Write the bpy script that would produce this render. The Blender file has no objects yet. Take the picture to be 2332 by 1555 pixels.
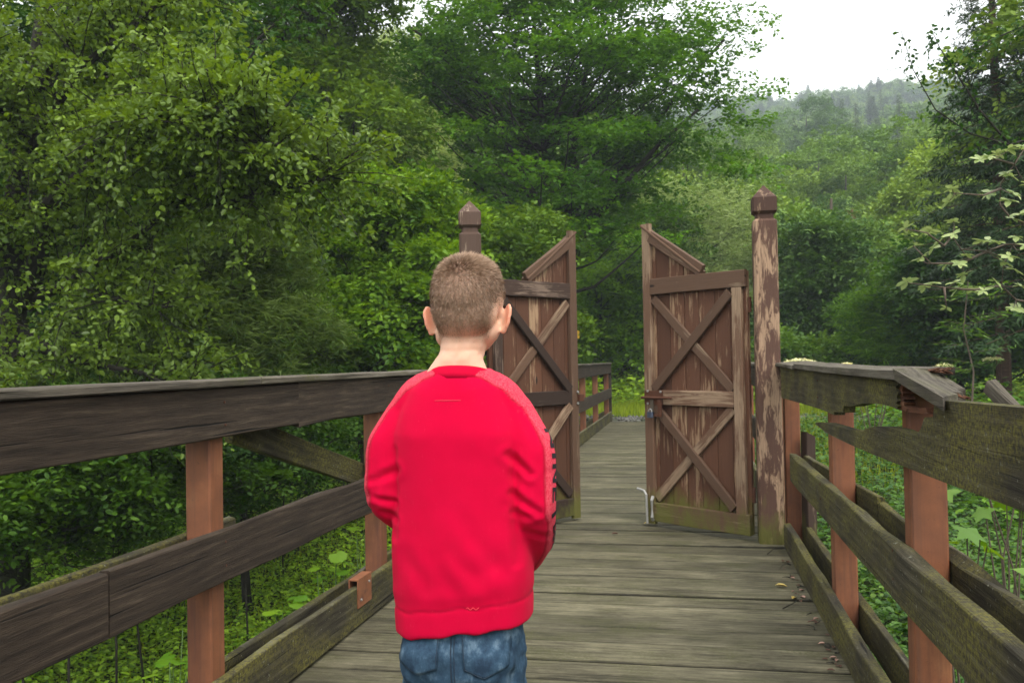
import bpy, bmesh, math, random
import numpy as np
from mathutils import Vector, Matrix, noise
from mathutils.bvhtree import BVHTree

# ------------------------------------------------------------------ camera, light, exposure
S = bpy.context.scene
COL = S.collection
H = 1.2
F_PX, PSI, THETA, PHI = 2045.34, .1925, .0227, -.0175
def _axes():
    F = np.array([-math.sin(PSI), math.cos(PSI), 0]); R = np.array([math.cos(PSI), math.sin(PSI), 0]); U = np.array([0, 0, 1.])
    F2 = F*math.cos(THETA)+U*math.sin(THETA); U2 = U*math.cos(THETA)-F*math.sin(THETA)
    R3 = R*math.cos(PHI)+U2*math.sin(PHI); U3 = U2*math.cos(PHI)-R*math.sin(PHI)
    return R3, U3, F2
RX, UX, FX = _axes()
cam = bpy.data.cameras.new('camera'); cam_o = bpy.data.objects.new('camera', cam); COL.objects.link(cam_o)
cam.sensor_width = 36; cam.lens = F_PX/2332*36; cam.clip_end = 3000; cam.clip_start = .05
M = Matrix((( RX[0], UX[0], -FX[0], 0), (RX[1], UX[1], -FX[1], 0), (RX[2], UX[2], -FX[2], H), (0, 0, 0, 1)))
cam_o.matrix_world = M
cam.dof.use_dof = True; cam.dof.focus_distance = 2.3; cam.dof.aperture_fstop = 11
S.camera = cam_o

SUN_EL, SUN_AZ = math.radians(52), math.radians(150)      # high, behind the camera and a little to the right
W = bpy.data.worlds.new('World'); S.world = W; W.use_nodes = True
nt = W.node_tree; nt.nodes.clear()
sky = nt.nodes.new('ShaderNodeTexSky'); sky.sky_type = 'NISHITA'; sky.sun_disc = False
sky.sun_elevation = SUN_EL; sky.sun_rotation = SUN_AZ; sky.dust_density = 4; sky.air_density = 1.5
b1 = nt.nodes.new('ShaderNodeBackground'); b1.inputs['Strength'].default_value = .05
b2 = nt.nodes.new('ShaderNodeBackground'); b2.inputs['Color'].default_value = (1, .985, .94, 1); b2.inputs['Strength'].default_value = 1.15   # the cloud cover
ad = nt.nodes.new('ShaderNodeAddShader'); wo = nt.nodes.new('ShaderNodeOutputWorld')
nt.links.new(sky.outputs[0], b1.inputs[0]); nt.links.new(b1.outputs[0], ad.inputs[0]); nt.links.new(b2.outputs[0], ad.inputs[1]); nt.links.new(ad.outputs[0], wo.inputs[0])
sun = bpy.data.lights.new('sun', 'SUN'); sun.energy = 1.5; sun.angle = math.radians(25); sun.color = (1, .96, .9)
sun_o = bpy.data.objects.new('sun', sun); COL.objects.link(sun_o)
sd = Vector((math.sin(SUN_AZ)*math.cos(SUN_EL), math.cos(SUN_AZ)*math.cos(SUN_EL), math.sin(SUN_EL)))
sun_o.rotation_euler = (-sd).to_track_quat('-Z', 'Y').to_euler(); sun_o.location = sd*60
S.view_settings.view_transform = 'Standard'; S.view_settings.look = 'None'; S.view_settings.gamma = 1
S.view_settings.exposure = 0.78; S.view_settings.use_curve_mapping = False
cy = S.cycles
cy.max_bounces = 6; cy.diffuse_bounces = 2; cy.glossy_bounces = 2; cy.transmission_bounces = 4; cy.transparent_max_bounces = 8; cy.volume_bounces = 0
cy.caustics_reflective = False; cy.caustics_refractive = False; cy.use_denoising = True; cy.sample_clamp_indirect = 6

# ------------------------------------------------------------------ helpers
rng = np.random.default_rng(7)
def ray(x, y): return FX + RX*(x-1166)/F_PX - UX*(y-777.5)/F_PX
def at(x, y, dep):
    """world point seen at this place of the photograph, dep metres deep"""
    return np.array([0, 0, H]) + ray(x, y)*dep
def unit(v):
    v = np.asarray(v, float); return v/np.maximum(np.linalg.norm(v, axis=-1, keepdims=True), 1e-9)

WM = {}
def tag(o, label=None, cat=None, group=None, kind=None):
    if label: o['label'] = label
    if cat: o['category'] = cat
    if group: o['group'] = group
    if kind: o['kind'] = kind
    return o
def link(o, parent=None, M=None):
    COL.objects.link(o); M = M or Matrix.Identity(4)
    WM[o.name] = M
    if parent is not None:
        o.parent = parent; o.matrix_basis = WM[parent.name].inverted() @ M
    else: o.matrix_basis = M
    return o
def empty(name, loc, rz=0, parent=None):
    o = bpy.data.objects.new(name, None); o.empty_display_size = .2
    return link(o, parent, Matrix.Translation(Vector([float(v) for v in loc])) @ Matrix.Rotation(rz, 4, 'Z'))
def mesh_data(name, V, Fs, mat=None, smooth=False, attrs=None):
    """Fs: list of int arrays (n,k)"""
    me = bpy.data.meshes.new(name)
    V = np.asarray(V, np.float32)
    Fs = [np.asarray(f, np.int32) for f in Fs if len(f)]
    nl = sum(f.size for f in Fs); npoly = sum(len(f) for f in Fs)
    me.vertices.add(len(V)); me.vertices.foreach_set('co', V.ravel())
    me.loops.add(nl); me.polygons.add(npoly)
    me.loops.foreach_set('vertex_index', np.concatenate([f.ravel() for f in Fs]))
    tot = np.concatenate([np.full(len(f), f.shape[1], np.int32) for f in Fs])
    st = np.concatenate([[0], np.cumsum(tot)[:-1]]).astype(np.int32)
    me.polygons.foreach_set('loop_start', st)
    try: me.polygons.foreach_set('loop_total', tot)
    except Exception: pass
    me.polygons.foreach_set('use_smooth', np.full(npoly, bool(smooth)))
    me.update(calc_edges=True); me.validate()
    for k, a in (attrs or {}).items():
        at_ = me.attributes.new(k, 'FLOAT', 'POINT'); at_.data.foreach_set('value', np.asarray(a, np.float32))
    if mat: me.materials.append(mat)
    return me
def mobj(name, V, Fs, mat=None, parent=None, M=None, smooth=False, attrs=None):
    return link(bpy.data.objects.new(name, mesh_data(name, V, Fs, mat, smooth, attrs)), parent, M)
class MB:
    def __init__(s): s.V = []; s.F = {}; s.n = 0
    def add(s, V, Fs):
        V = np.asarray(V, float); s.V.append(V)
        for f in Fs:
            f = np.asarray(f)
            if len(f): s.F.setdefault(f.shape[1], []).append(f+s.n)
        s.n += len(V); return s
    def arrays(s): return np.concatenate(s.V), [np.concatenate(v) for v in s.F.values()]
    def obj(s, name, mat, parent=None, M=None, smooth=False):
        V, Fs = s.arrays(); return mobj(name, V, Fs, mat, parent, M, smooth)
    def data(s, name, mat, smooth=False):
        V, Fs = s.arrays(); return mesh_data(name, V, Fs, mat, smooth)
def frame(o, x, y):
    x = unit(x); y = np.asarray(y, float); y = unit(y - x*(x@y)); z = np.cross(x, y)
    m = np.eye(4); m[:3, 0] = x; m[:3, 1] = y; m[:3, 2] = z; m[:3, 3] = o
    return Matrix(m.tolist())
def section(w, t, c):
    w, t = w/2, t/2
    return np.array([(-w+c, -t), (w-c, -t), (w, -t+c), (w, t-c), (w-c, t), (-w+c, t), (-w, t-c), (-w, -t+c)])
def board_arrays(L, w, t, c=.004, seg=1, jit=0, r=None, slant0=0, slant1=0):
    """box along +X from 0 to L, width Y, thickness Z; slants shift the ends along X per metre of Y"""
    r = r or rng; sec = section(w, t, c); V = []
    for i in range(seg+1):
        s = sec.copy(); x = np.full(8, L*i/seg)
        if jit: s[:, 0] += np.repeat(r.normal(0, jit, 4), 2)[[0, 3, 3, 4, 4, 7, 7, 0]]; s[:, 1] += r.normal(0, jit*.3)
        if i == 0: x = x+slant0*s[:, 0]
        if i == seg: x = x+slant1*s[:, 0]
        V.append(np.column_stack([x, s]))
    V = np.concatenate(V)
    k = np.arange(8); Q = []
    for i in range(seg): Q.append(np.column_stack([i*8+k, (i+1)*8+k, (i+1)*8+(k+1) % 8, i*8+(k+1) % 8])[:, ::-1])
    return V, [np.concatenate(Q), np.array([k]), np.array([(seg*8+k)[::-1]])]
def board(name, p0, p1, wdir, w, t, mat, parent=None, c=.004, seg=None, jit=.002, s0=0, s1=0):
    p0 = np.array(p0, float); p1 = np.array(p1, float); L = np.linalg.norm(p1-p0)
    seg = seg or max(1, int(L/.35))
    V, Fs = board_arrays(L, w, t, c, seg, jit, None, s0, s1)
    return mobj(name, V, Fs, mat, parent, frame(p0, p1-p0, wdir))
def prism(name, poly, thick, mat, parent, M):
    """polygon in local XY, extruded along Z by thick"""
    n = len(poly); P = np.array(poly, float)
    bm = bmesh.new()
    vs = [bm.verts.new((a, b, 0)) for a, b in P]; f = bm.faces.new(vs)
    r = bmesh.ops.extrude_face_region(bm, geom=[f])
    for v in r['geom']:
        if isinstance(v, bmesh.types.BMVert): v.co.z += thick
    bmesh.ops.recalc_face_normals(bm, faces=bm.faces)
    bmesh.ops.triangulate(bm, faces=[f for f in bm.faces if len(f.verts) > 4])
    me = bpy.data.meshes.new(name); bm.to_mesh(me); bm.free(); me.materials.append(mat)
    return link(bpy.data.objects.new(name, me), parent, M)
def tube_arrays(pts, rad, sides=5, cap=True):
    P = np.asarray(pts, float); n = len(P); T = unit(np.gradient(P, axis=0)); rad = np.broadcast_to(rad, (n,))
    ref = np.array([0, 0, 1.]) if abs(T[0][2]) < .9 else np.array([1., 0, 0])
    A = unit(np.cross(T, ref)); B = np.cross(T, A)
    a = np.arange(sides)*2*math.pi/sides
    V = (P[:, None]+rad[:, None, None]*(np.cos(a)[None, :, None]*A[:, None]+np.sin(a)[None, :, None]*B[:, None])).reshape(-1, 3)
    k = np.arange(sides); Q = np.concatenate([np.column_stack([i*sides+k, i*sides+(k+1) % sides, (i+1)*sides+(k+1) % sides, (i+1)*sides+k]) for i in range(n-1)])
    Fs = [Q]
    if cap: Fs += [np.array([k[::-1]]), np.array([(n-1)*sides+k])]
    return V, Fs
def box_arrays(c, s):
    c = np.array(c); s = np.array(s)/2
    V = np.array([(x, y, z) for x in (-1, 1) for y in (-1, 1) for z in (-1, 1)])*s+c
    return V, [np.array([(0, 1, 3, 2), (4, 6, 7, 5), (0, 4, 5, 1), (2, 3, 7, 6), (0, 2, 6, 4), (1, 5, 7, 3)])]

# ------------------------------------------------------------------ materials
class NT:
    def __init__(s, name):
        s.m = bpy.data.materials.new(name); s.m.use_nodes = True; s.t = s.m.node_tree; s.t.nodes.clear()
        s.out = s.n('OutputMaterial')
    def n(s, ty, **kw):
        nd = s.t.nodes.new('ShaderNode'+ty)
        for k, v in kw.items():
            if k.startswith('_'): setattr(nd, k[1:], v)
            else: nd.inputs[k.replace('__', ' ')].default_value = v
        return nd
    def l(s, a, b): s.t.links.new(a, b); return b
    def mapping(s, vec, sc):
        m = s.n('Mapping'); s.l(vec, m.inputs[0]); m.inputs['Scale'].default_value = sc; return m.outputs[0]
    def noise(s, vec, scale, detail=4, rough=.6, dist=0):
        n = s.n('TexNoise', Scale=scale, Detail=detail, Roughness=rough, Distortion=dist)
        if vec is not None: s.l(vec, n.inputs['Vector'])
        return n.outputs[0]
    def ramp(s, fac, *stops, interp='LINEAR'):
        r = s.n('ValToRGB'); cr = r.color_ramp; cr.interpolation = interp; s.l(fac, r.inputs[0])
        while len(cr.elements) < len(stops): cr.elements.new(.5)
        for e, (p, c) in zip(cr.elements, stops):
            e.position = p; e.color = (*c, 1) if not isinstance(c, (int, float)) else (c, c, c, 1)
        return r.outputs[0]
    def mix(s, f, a, b, ty='MIX'):
        m = s.n('Mix', _data_type='RGBA', _blend_type=ty)
        for v, i in ((f, 0), (a, 6), (b, 7)):
            if hasattr(v, 'links'): s.l(v, m.inputs[i])
            elif isinstance(v, (int, float)): m.inputs[i].default_value = v if i == 0 else (v, v, v, 1)
            else: m.inputs[i].default_value = (*v, 1)
        return m.outputs[2]
    def math(s, op, a, b=0., c=None, clamp=False):
        m = s.n('Math', _operation=op, _use_clamp=clamp)
        for i, v in enumerate((a, b) if c is None else (a, b, c)):
            if hasattr(v, 'links'): s.l(v, m.inputs[i])
            else: m.inputs[i].default_value = v
        return m.outputs[0]
    def attr(s, name): return s.n('Attribute', _attribute_name=name).outputs['Fac']
    def bump(s, h, strength=.3, dist=.01):
        b = s.n('Bump', Strength=strength, Distance=dist); s.l(h, b.inputs['Height']); return b.outputs[0]
    def principled(s, col, rough=.8, spec=.3, normal=None, **kw):
        p = s.n('BsdfPrincipled', **kw)
        for v, i in ((col, 'Base Color'), (rough, 'Roughness')):
            if hasattr(v, 'links'): s.l(v, p.inputs[i])
            else: p.inputs[i].default_value = (*v, 1) if i == 'Base Color' else v
        p.inputs['Specular IOR Level'].default_value = spec
        if normal: s.l(normal, p.inputs['Normal'])
        s.l(p.outputs[0], s.out.inputs[0]); return s.m
    def objvec(s):
        """object coordinates with a shift of its own for each object"""
        tc = s.n('TexCoord'); oi = s.n('ObjectInfo'); v = s.n('VectorMath', _operation='ADD')
        m = s.math('MULTIPLY', oi.outputs['Random'], 37.); c = s.n('CombineXYZ')
        s.l(m, c.inputs[0]); s.l(m, c.inputs[1]); s.l(m, c.inputs[2])
        s.l(tc.outputs['Object'], v.inputs[0]); s.l(c.outputs[0], v.inputs[1])
        return v.outputs[0], oi.outputs['Random'], tc.outputs['Object']

def weathered(name, dark, mid, light, moss=.0, mosscol=(.10, .105, .03), var=.35, lichen=.0, lich_sc=60, gs=26, edge=False, worn=0., rk=.12, fs=None):
    n = NT(name); v, rnd, ov = n.objvec()
    g1 = n.noise(n.mapping(v, (1.1, gs, gs)), 3.0, 7, .72, .4)
    ring = n.n('TexWave', _bands_direction='Y', Scale=9, Distortion=7, Detail=3); ring.inputs['Detail Scale'].default_value = .8
    n.l(n.mapping(v, (.28, 1, 1)), ring.inputs[0])
    blot = n.noise(n.mapping(v, (1, 2.2, 2.2)), 2.6, 5, .6)
    f = n.math('ADD', n.math('MULTIPLY', g1, .58), n.math('MULTIPLY', ring.outputs['Fac'], rk))
    f = n.math('ADD', f, n.math('MULTIPLY', blot, .34))
    fi = n.noise(n.mapping(v, (1, fs or gs*.8, fs or gs*.8)), 14 if not fs else 24, 6, .75, .3); f = n.math('ADD', f, n.math('MULTIPLY_ADD', fi, .30, -.15))
    c = n.ramp(f, (.36, dark), (.56, mid), (.76, light))
    crack = n.ramp(n.noise(n.mapping(v, (.5, 30, 30)), 2.2, 3, .5, .2), (.30, 0), (.345, 1))
    c = n.mix(n.math('SUBTRACT', 1., crack), c, tuple(x*.25 for x in dark))
    vv = n.math('MULTIPLY_ADD', rnd, var, 1-var/2)
    hs = n.n('HueSaturation'); n.l(vv, hs.inputs['Value']); n.l(c, hs.inputs['Color']); c = hs.outputs[0]
    if edge:
        gs_ = n.n('SeparateXYZ'); n.l(n.n('TexCoord').outputs['Generated'], gs_.inputs[0]); e = n.math('ABSOLUTE', n.math('SUBTRACT', gs_.outputs[1], .5)); e = n.math('ADD', e, n.math('MULTIPLY', n.noise(v, 6, 4), .05)); c = n.mix(n.ramp(e, (.485, 0), (.515, .8)), c, (.012, .011, .008))
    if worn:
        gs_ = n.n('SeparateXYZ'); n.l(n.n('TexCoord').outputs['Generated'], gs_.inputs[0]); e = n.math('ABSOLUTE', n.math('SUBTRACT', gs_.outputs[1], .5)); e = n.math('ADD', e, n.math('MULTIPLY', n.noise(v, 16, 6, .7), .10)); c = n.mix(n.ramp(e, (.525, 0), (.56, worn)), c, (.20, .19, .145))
    if moss:
        mn = n.noise(n.mapping(v, (1, 1.8, 1.8)), 3.2, 3, .55); m2 = n.noise(n.mapping(v, (1, 1, 1)), 85, 4, .7)
        mm = n.math('MULTIPLY', n.ramp(mn, (.56-moss*.22, 0), (.72-moss*.12, 1)), n.ramp(m2, (.40, 0), (.62, 1)))
        c = n.mix(n.math('MULTIPLY', mm, .85), c, mosscol)
    if lichen:
        ln = n.ramp(n.noise(v, lich_sc, 4, .65), (.665-lichen*.1, 0), (.70-lichen*.1, 1))
        c = n.mix(n.math('MULTIPLY', ln, .7), c, (.26, .27, .21))
    h = n.math('ADD', g1, n.math('MULTIPLY', crack, .8))
    return n.principled(c, .82, .25, n.bump(n.math('ADD', h, fi), .9, .005))

def peeling(name, paint, bare, amount, moss=0., moss_h=.45, per=1., st=14):
    """paint worn off in strips that follow the grain"""
    n = NT(name); v, rnd, ov = n.objvec()
    g = n.noise(n.mapping(v, (14/st, st, st)), 3.4, 7, .7, .5)
    big = n.noise(n.mapping(v, (1, 2.5, 2.5)), 2.3, 3, .5)
    fine = n.noise(n.mapping(v, (1.4, 60, 60)), 4, 4, .6)
    a = n.math('MULTIPLY_ADD', rnd, .10*per, amount-.05*per)
    f = n.math('ADD', n.math('ADD', n.math('MULTIPLY', g, .55), n.math('MULTIPLY', big, .45)), a)
    mask = n.ramp(f, (.60, 0), (.645, 1))
    pc = n.mix(n.math('MULTIPLY', fine, .8), tuple(x*1.35 for x in paint), tuple(x*.5 for x in paint))
    bc = n.mix(n.ramp(fine, (.35, 0), (.7, 1)), tuple(x*.55 for x in bare), bare)
    c = n.mix(mask, pc, bc)
    knot = n.n('TexVoronoi', Scale=2.3); n.l(n.mapping(v, (1, 3, 3)), knot.inputs[0])
    c = n.mix(n.ramp(knot.outputs['Distance'], (.045, 1), (.085, 0)), c, (.02, .012, .008))
    hs = n.n('HueSaturation'); n.l(n.math('MULTIPLY_ADD', rnd, .5, .75), hs.inputs['Value']); n.l(c, hs.inputs['Color']); c = hs.outputs[0]
    if moss:
        geo = n.n('NewGeometry'); sp = n.n('SeparateXYZ'); n.l(geo.outputs['Position'], sp.inputs[0])
        low = n.math('SUBTRACT', 1., n.math('DIVIDE', sp.outputs[2], moss_h), clamp=True)
        mn = n.noise(n.mapping(geo.outputs['Position'], (2.5, 2.5, 1)), 3.2, 6, .7)
        mm = n.ramp(n.math('MULTIPLY', n.math('MULTIPLY', n.math('POWER', low, .6), mn), moss*1.9), (.38, 0), (.62, 1))
        c = n.mix(n.math('MULTIPLY', mm, .8), c, n.mix(n.noise(None, 40, 3), (.07, .075, .012), (.15, .16, .03)))
    return n.principled(c, .75, .3, n.bump(n.math('ADD', n.math('MULTIPLY', mask, -.6), fine), .5, .004))

def leafmat(name, dark, light, back=None, gloss=.45, spec=.35, trans=.35, k=1.):
    q = (1.24*k, 1.22*k, .82*k); dark = tuple(a*b for a, b in zip(dark, q)); light = tuple(a*b for a, b in zip(light, q)); back = back and tuple(a*b for a, b in zip(back, q)); spec *= .8
    n = NT(name); t = n.attr('tint')
    c = n.ramp(t, (0., dark), (1., light)); oi = n.n('ObjectInfo'); hv = n.n('HueSaturation'); n.l(n.math('MULTIPLY_ADD', oi.outputs['Random'], .5, .75), hv.inputs['Value']); n.l(n.math('MULTIPLY_ADD', oi.outputs['Random'], -.03, .515), hv.inputs['Hue']); n.l(c, hv.inputs['Color']); c = hv.outputs[0]
    geo = n.n('NewGeometry')
    if back: c = n.mix(geo.outputs['Backfacing'], c, back)
    p = n.n('BsdfPrincipled'); n.l(c, p.inputs['Base Color']); p.inputs['Roughness'].default_value = gloss; p.inputs['Specular IOR Level'].default_value = spec
    tr = n.n('BsdfTranslucent'); hs = n.n('HueSaturation'); hs.inputs['Saturation'].default_value = 1.25; hs.inputs['Value'].default_value = 1.3; hs.inputs['Hue'].default_value = .485
    n.l(c, hs.inputs['Color']); n.l(hs.outputs[0], tr.inputs[0])
    mx = n.n('MixShader'); mx.inputs[0].default_value = trans
    n.l(p.outputs[0], mx.inputs[1]); n.l(tr.outputs[0], mx.inputs[2]); n.l(mx.outputs[0], n.out.inputs[0])
    return n.m
def plain(name, col, rough=.7, metal=0, nz=.2, sc=30, spec=.4):
    n = NT(name); v = n.n('TexCoord').outputs['Object']; k = n.noise(v, sc, 4)
    c = n.mix(k, tuple(x*(1-nz) for x in col), tuple(min(1, x*(1+nz)) for x in col))
    return n.principled(c, rough, spec, n.bump(k, .15, .003), Metallic=metal)

M_DECK = weathered('deck_wood', (.045, .041, .025), (.14, .128, .080), (.29, .265, .18), moss=.4, mosscol=(.062, .066, .022), var=.5, gs=4.5, edge=True, rk=.05, fs=3.2)
M_RAIL = weathered('rail_wood', (.017, .0115, .0075), (.048, .034, .023), (.125, .094, .066), moss=.0, var=.25, lichen=0, worn=.35, rk=.10)
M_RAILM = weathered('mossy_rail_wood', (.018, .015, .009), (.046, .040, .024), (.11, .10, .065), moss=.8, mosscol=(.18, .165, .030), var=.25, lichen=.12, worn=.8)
M_CAP = weathered('cap_wood', (.045, .038, .028), (.11, .095, .072), (.23, .21, .165), moss=.1, var=.2)
M_FRESH = weathered('broken_wood', (.05, .018, .009), (.14, .055, .026), (.36, .20, .11), var=.1)
M_PAINT = peeling('gate_board_paint', (.098, .043, .024), (.36, .235, .14), .045, moss=.85, moss_h=.42)
M_FRAME = peeling('gate_frame_paint', (.115, .065, .040), (.29, .20, .13), .06, moss=.75, moss_h=.4)
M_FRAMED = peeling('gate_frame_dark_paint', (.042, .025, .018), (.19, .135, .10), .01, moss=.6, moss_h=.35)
M_POST = peeling('gate_post_paint', (.070, .036, .025), (.34, .225, .145), .05, moss=.7, moss_h=.5, st=8)
M_POSTL = peeling('gate_post_dark_paint', (.085, .052, .038), (.33, .25, .18), .035, moss=.5, moss_h=.4)
def steelpaint():
    n = NT('rust_red_paint'); v, rnd, ov = n.objvec()
    k = n.noise(v, 5, 5, .6); s = n.noise(n.mapping(v, (1, 8, 8)), 2.5, 4); f = n.noise(v, 240, 2)
    c = n.ramp(k, (.3, (.15, .056, .026)), (.55, (.25, .092, .040)), (.75, (.32, .14, .06)))
    c = n.mix(n.ramp(s, (.52, 0), (.72, .8)), c, (.10, .036, .024))
    d_ = n.ramp(n.noise(n.mapping(v, (.6, 22, 22)), 2.2, 6, .7), (.50, 0), (.70, .55)); c = n.mix(d_, c, (.075, .045, .032)); sp_ = n.ramp(n.noise(v, 70, 4, .7), (.64, 0), (.70, .7)); c = n.mix(sp_, c, (.07, .03, .02)); c = n.mix(n.math('MULTIPLY', f, .35), c, (.10, .045, .03))
    return n.principled(c, .55, .4, n.bump(f, .15, .001))
M_STEEL = steelpaint()
M_RUST = plain('rusty_iron', (.10, .04, .022), .8, .3, .4, 90)
M_ZINC = plain('grey_galvanised_steel', (.42, .42, .40), .5, .6, .3, 60)
M_LOCK = plain('blue_grey_padlock_body', (.06, .075, .11), .45, .2, .2, 60)
M_BARK = weathered('dark_bark', (.012, .011, .009), (.030, .026, .02), (.065, .06, .05), moss=.3, mosscol=(.04, .05, .02), var=.2)
M_BARKR = weathered('reddish_bark', (.05, .028, .018), (.12, .07, .05), (.2, .13, .1), var=.2)
M_TWIG = plain('twig_bark', (.10, .075, .055), .8, 0, .3)
M_BLACK = plain('black_sleeve_print', (.012, .006, .010), .8, 0, .3, 200)
HAZE = True
# ------------------------------------------------------------------ the ground
def wob(x, y, s, k=0):
    return (np.sin(x*s+k*1.7)+np.sin(y*s*1.13+2.1+k)+np.sin((x+y)*s*.71+4.2*k)+np.sin((x-y*.6)*s*1.73+k*3.3))/4
def ground(x, y):
    x = np.asarray(x, float); y = np.asarray(y, float)
    r = np.hypot(x, y); az = np.arctan2(x, np.maximum(y, 1e-3))
    far = 1+.40*np.clip((-.02-az)/.45, 0, 1)               # the wooded hill stands higher on the left
    hill = np.interp(r, [0, 33, 70, 130, 230, 350, 520, 900], [0, 0, 7.0, 21, 50, 88, 92, 74])
    hill = np.where(r > 130, 21+(hill-21)*far, hill)*np.clip((y+r*.35)/(r*.5+1e-6), 0, 1)
    hill = hill+wob(x, y, .05)*np.interp(r, [40, 90, 350], [0, 1.2, 5])
    side = 1/(1+np.exp(np.clip((x+.5)*1.6, -40, 40)))
    left = np.interp(y, [-20, 0, 9, 14, 17.2, 18.2], [-2.4, -2.3, -1.9, -1.1, -.25, -.03])
    left = left*np.interp(x, [-30, -9, -5, -1.5], [.5, .75, .95, 1])
    right = np.interp(y, [-20, 0, 6, 11, 15.5, 18.2], [-1.5, -1.35, -1.0, -.6, -.22, -.03])*np.interp(x, [.6, 4, 9, 20], [1.1, .85, .45, .2])
    g = left*side+right*(1-side)
    g = g+wob(x, y, 1.1)*.07*np.clip((18-y)/4, 0, 1)
    return g+hill-.0
rr = np.concatenate([np.arange(0, 24, .5), np.geomspace(24, 900, 60)]); aa = np.linspace(0, 2*math.pi, 145)[:-1]
GX = (rr[:, None]*np.sin(aa)).ravel(); GY = (rr[:, None]*np.cos(aa)).ravel()
GV = np.column_stack([GX, GY, ground(GX, GY)]); na = len(aa)
k = np.arange(na); GF = np.concatenate([np.column_stack([i*na+k, i*na+(k+1) % na, (i+1)*na+(k+1) % na, (i+1)*na+k])[:, ::-1] for i in range(1, len(rr)-1)])
def soil():
    n = NT('soil_and_moss'); p = n.n('NewGeometry').outputs['Position']
    k = n.noise(p, .9, 8, .65); k2 = n.noise(p, 9, 6, .7)
    c = n.ramp(k2, (.3, (.018, .016, .008)), (.55, (.03, .04, .012)), (.75, (.06, .09, .02)))
    c = n.mix(n.ramp(k, (.4, 0), (.6, 1)), c, (.035, .055, .014))
    return n.principled(c, .95, .1, n.bump(k2, .6, .05))
g_o = mobj('ground', GV, [GF], soil(), smooth=True); tag(g_o, kind='structure')
# gravel track crossing just past the bridge
def gravelmat():
    n = NT('grey_gravel'); p = n.n('NewGeometry').outputs['Position']
    v = n.n('TexVoronoi', Scale=28); n.l(p, v.inputs[0]); k = n.noise(p, 3, 6)
    c = n.mix(v.outputs['Color'], (.10, .10, .09), (.24, .235, .22)); c = n.mix(n.ramp(k, (.45, 0), (.62, .8)), c, (.05, .06, .03))
    return n.principled(c, .9, .2, n.bump(v.outputs['Distance'], .8, .03))
M_GRAVEL = gravelmat()
xs = np.linspace(-3.2, 26, 60); ys = np.linspace(0, 1, 7)
yc = 18.75+np.clip(xs-1, 0, 99)*-.055+.15*np.sin(xs*.8)
PX, PY = np.meshgrid(xs, ys); PYY = yc[None]+(PY-.5)*(1.5+.25*np.sin(PX*2.1)); 
PZ = ground(PX, PYY)+.035-.06*(np.abs(PY-.5)*2)**3+wob(PX, PYY, 9)*.012
V = np.column_stack([PX.ravel(), PYY.ravel(), PZ.ravel()]); nx = len(xs)
Q = np.array([(j*nx+i, j*nx+i+1, (j+1)*nx+i+1, (j+1)*nx+i) for j in range(6) for i in range(nx-1)])
tag(mobj('gravel_path', V, [Q], M_GRAVEL, smooth=True), kind='structure')
st = MB(); r_ = np.random.default_rng(4)
for _ in range(900):
    x = r_.uniform(-3, 14); y = np.interp(x, xs, yc)+r_.uniform(-.8, .8); s = r_.uniform(.02, .055)
    V = (r_.normal(0, 1, (6, 3))*.12+np.array([(1, 0, 0), (-1, 0, 0), (0, 1, 0), (0, -1, 0), (0, 0, .7), (0, 0, -.7)]))*s+[x, y, float(ground(x, y))+.04]
    st.add(V, [np.array([(0, 2, 4), (2, 1, 4), (1, 3, 4), (3, 0, 4), (2, 0, 5), (1, 2, 5), (3, 1, 5), (0, 3, 5)])])
tag(st.obj('gravel', M_GRAVEL), kind='stuff')

# ------------------------------------------------------------------ the bridge deck, plank by plank
deck = empty('bridge_deck', (-.46, 8, 0)); tag(deck, 'weathered grey plank deck of the footbridge running through the gate', 'bridge deck', kind='structure')
lines = [1.0, 1.22, 1.43, 1.66, 1.87, 2.10, 2.32, 2.54, 2.76, 2.98, 3.19, 3.40, 3.62, 3.86, 4.08, 4.26, 4.48, 4.66, 4.85, 5.05, 5.25, 5.46, 5.68, 5.93, 6.18, 6.42, 6.66, 6.9, 7.12, 7.37, 7.58, 7.77, 8.0, 8.23, 8.5]
y = 8.5; r_ = np.random.default_rng(11)
while y < 17.6: y += r_.choice([.19, .21, .23, .25]); lines.append(y)
y = 1.0; pre = []
while y > -2.5: y -= r_.choice([.19, .21, .23]); pre.append(y)
lines = pre[::-1]+lines; cache = {}
for a, b in zip(lines[:-1], lines[1:]):
    gap = r_.choice([.007, .010, .014]); w = b-a-gap; key = (round(w, 3), r_.integers(0, 2))
    if key not in cache:
        V, Fs = board_arrays(2.32, w, .045, .006, 2, .0012, r_); cache[key] = mesh_data('plank', V, Fs, M_DECK)
    o = bpy.data.objects.new('plank', cache[key])
    z = -.0225-r_.uniform(0, .006)
    p0 = np.array([-1.63+r_.uniform(-.02, .02), (a+b)/2, z])
    link(o, deck, frame(p0, (1, r_.normal(0, .0012), r_.normal(0, .0012)), (0, 1, r_.normal(0, .012))))
for x in (-1.45, -.5, .5):
    board('deck_beam', (x, -2.5, -.17), (x, 17.7, -.17), (0, 0, 1), .24, .16, M_RAIL, deck, seg=1)

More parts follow.
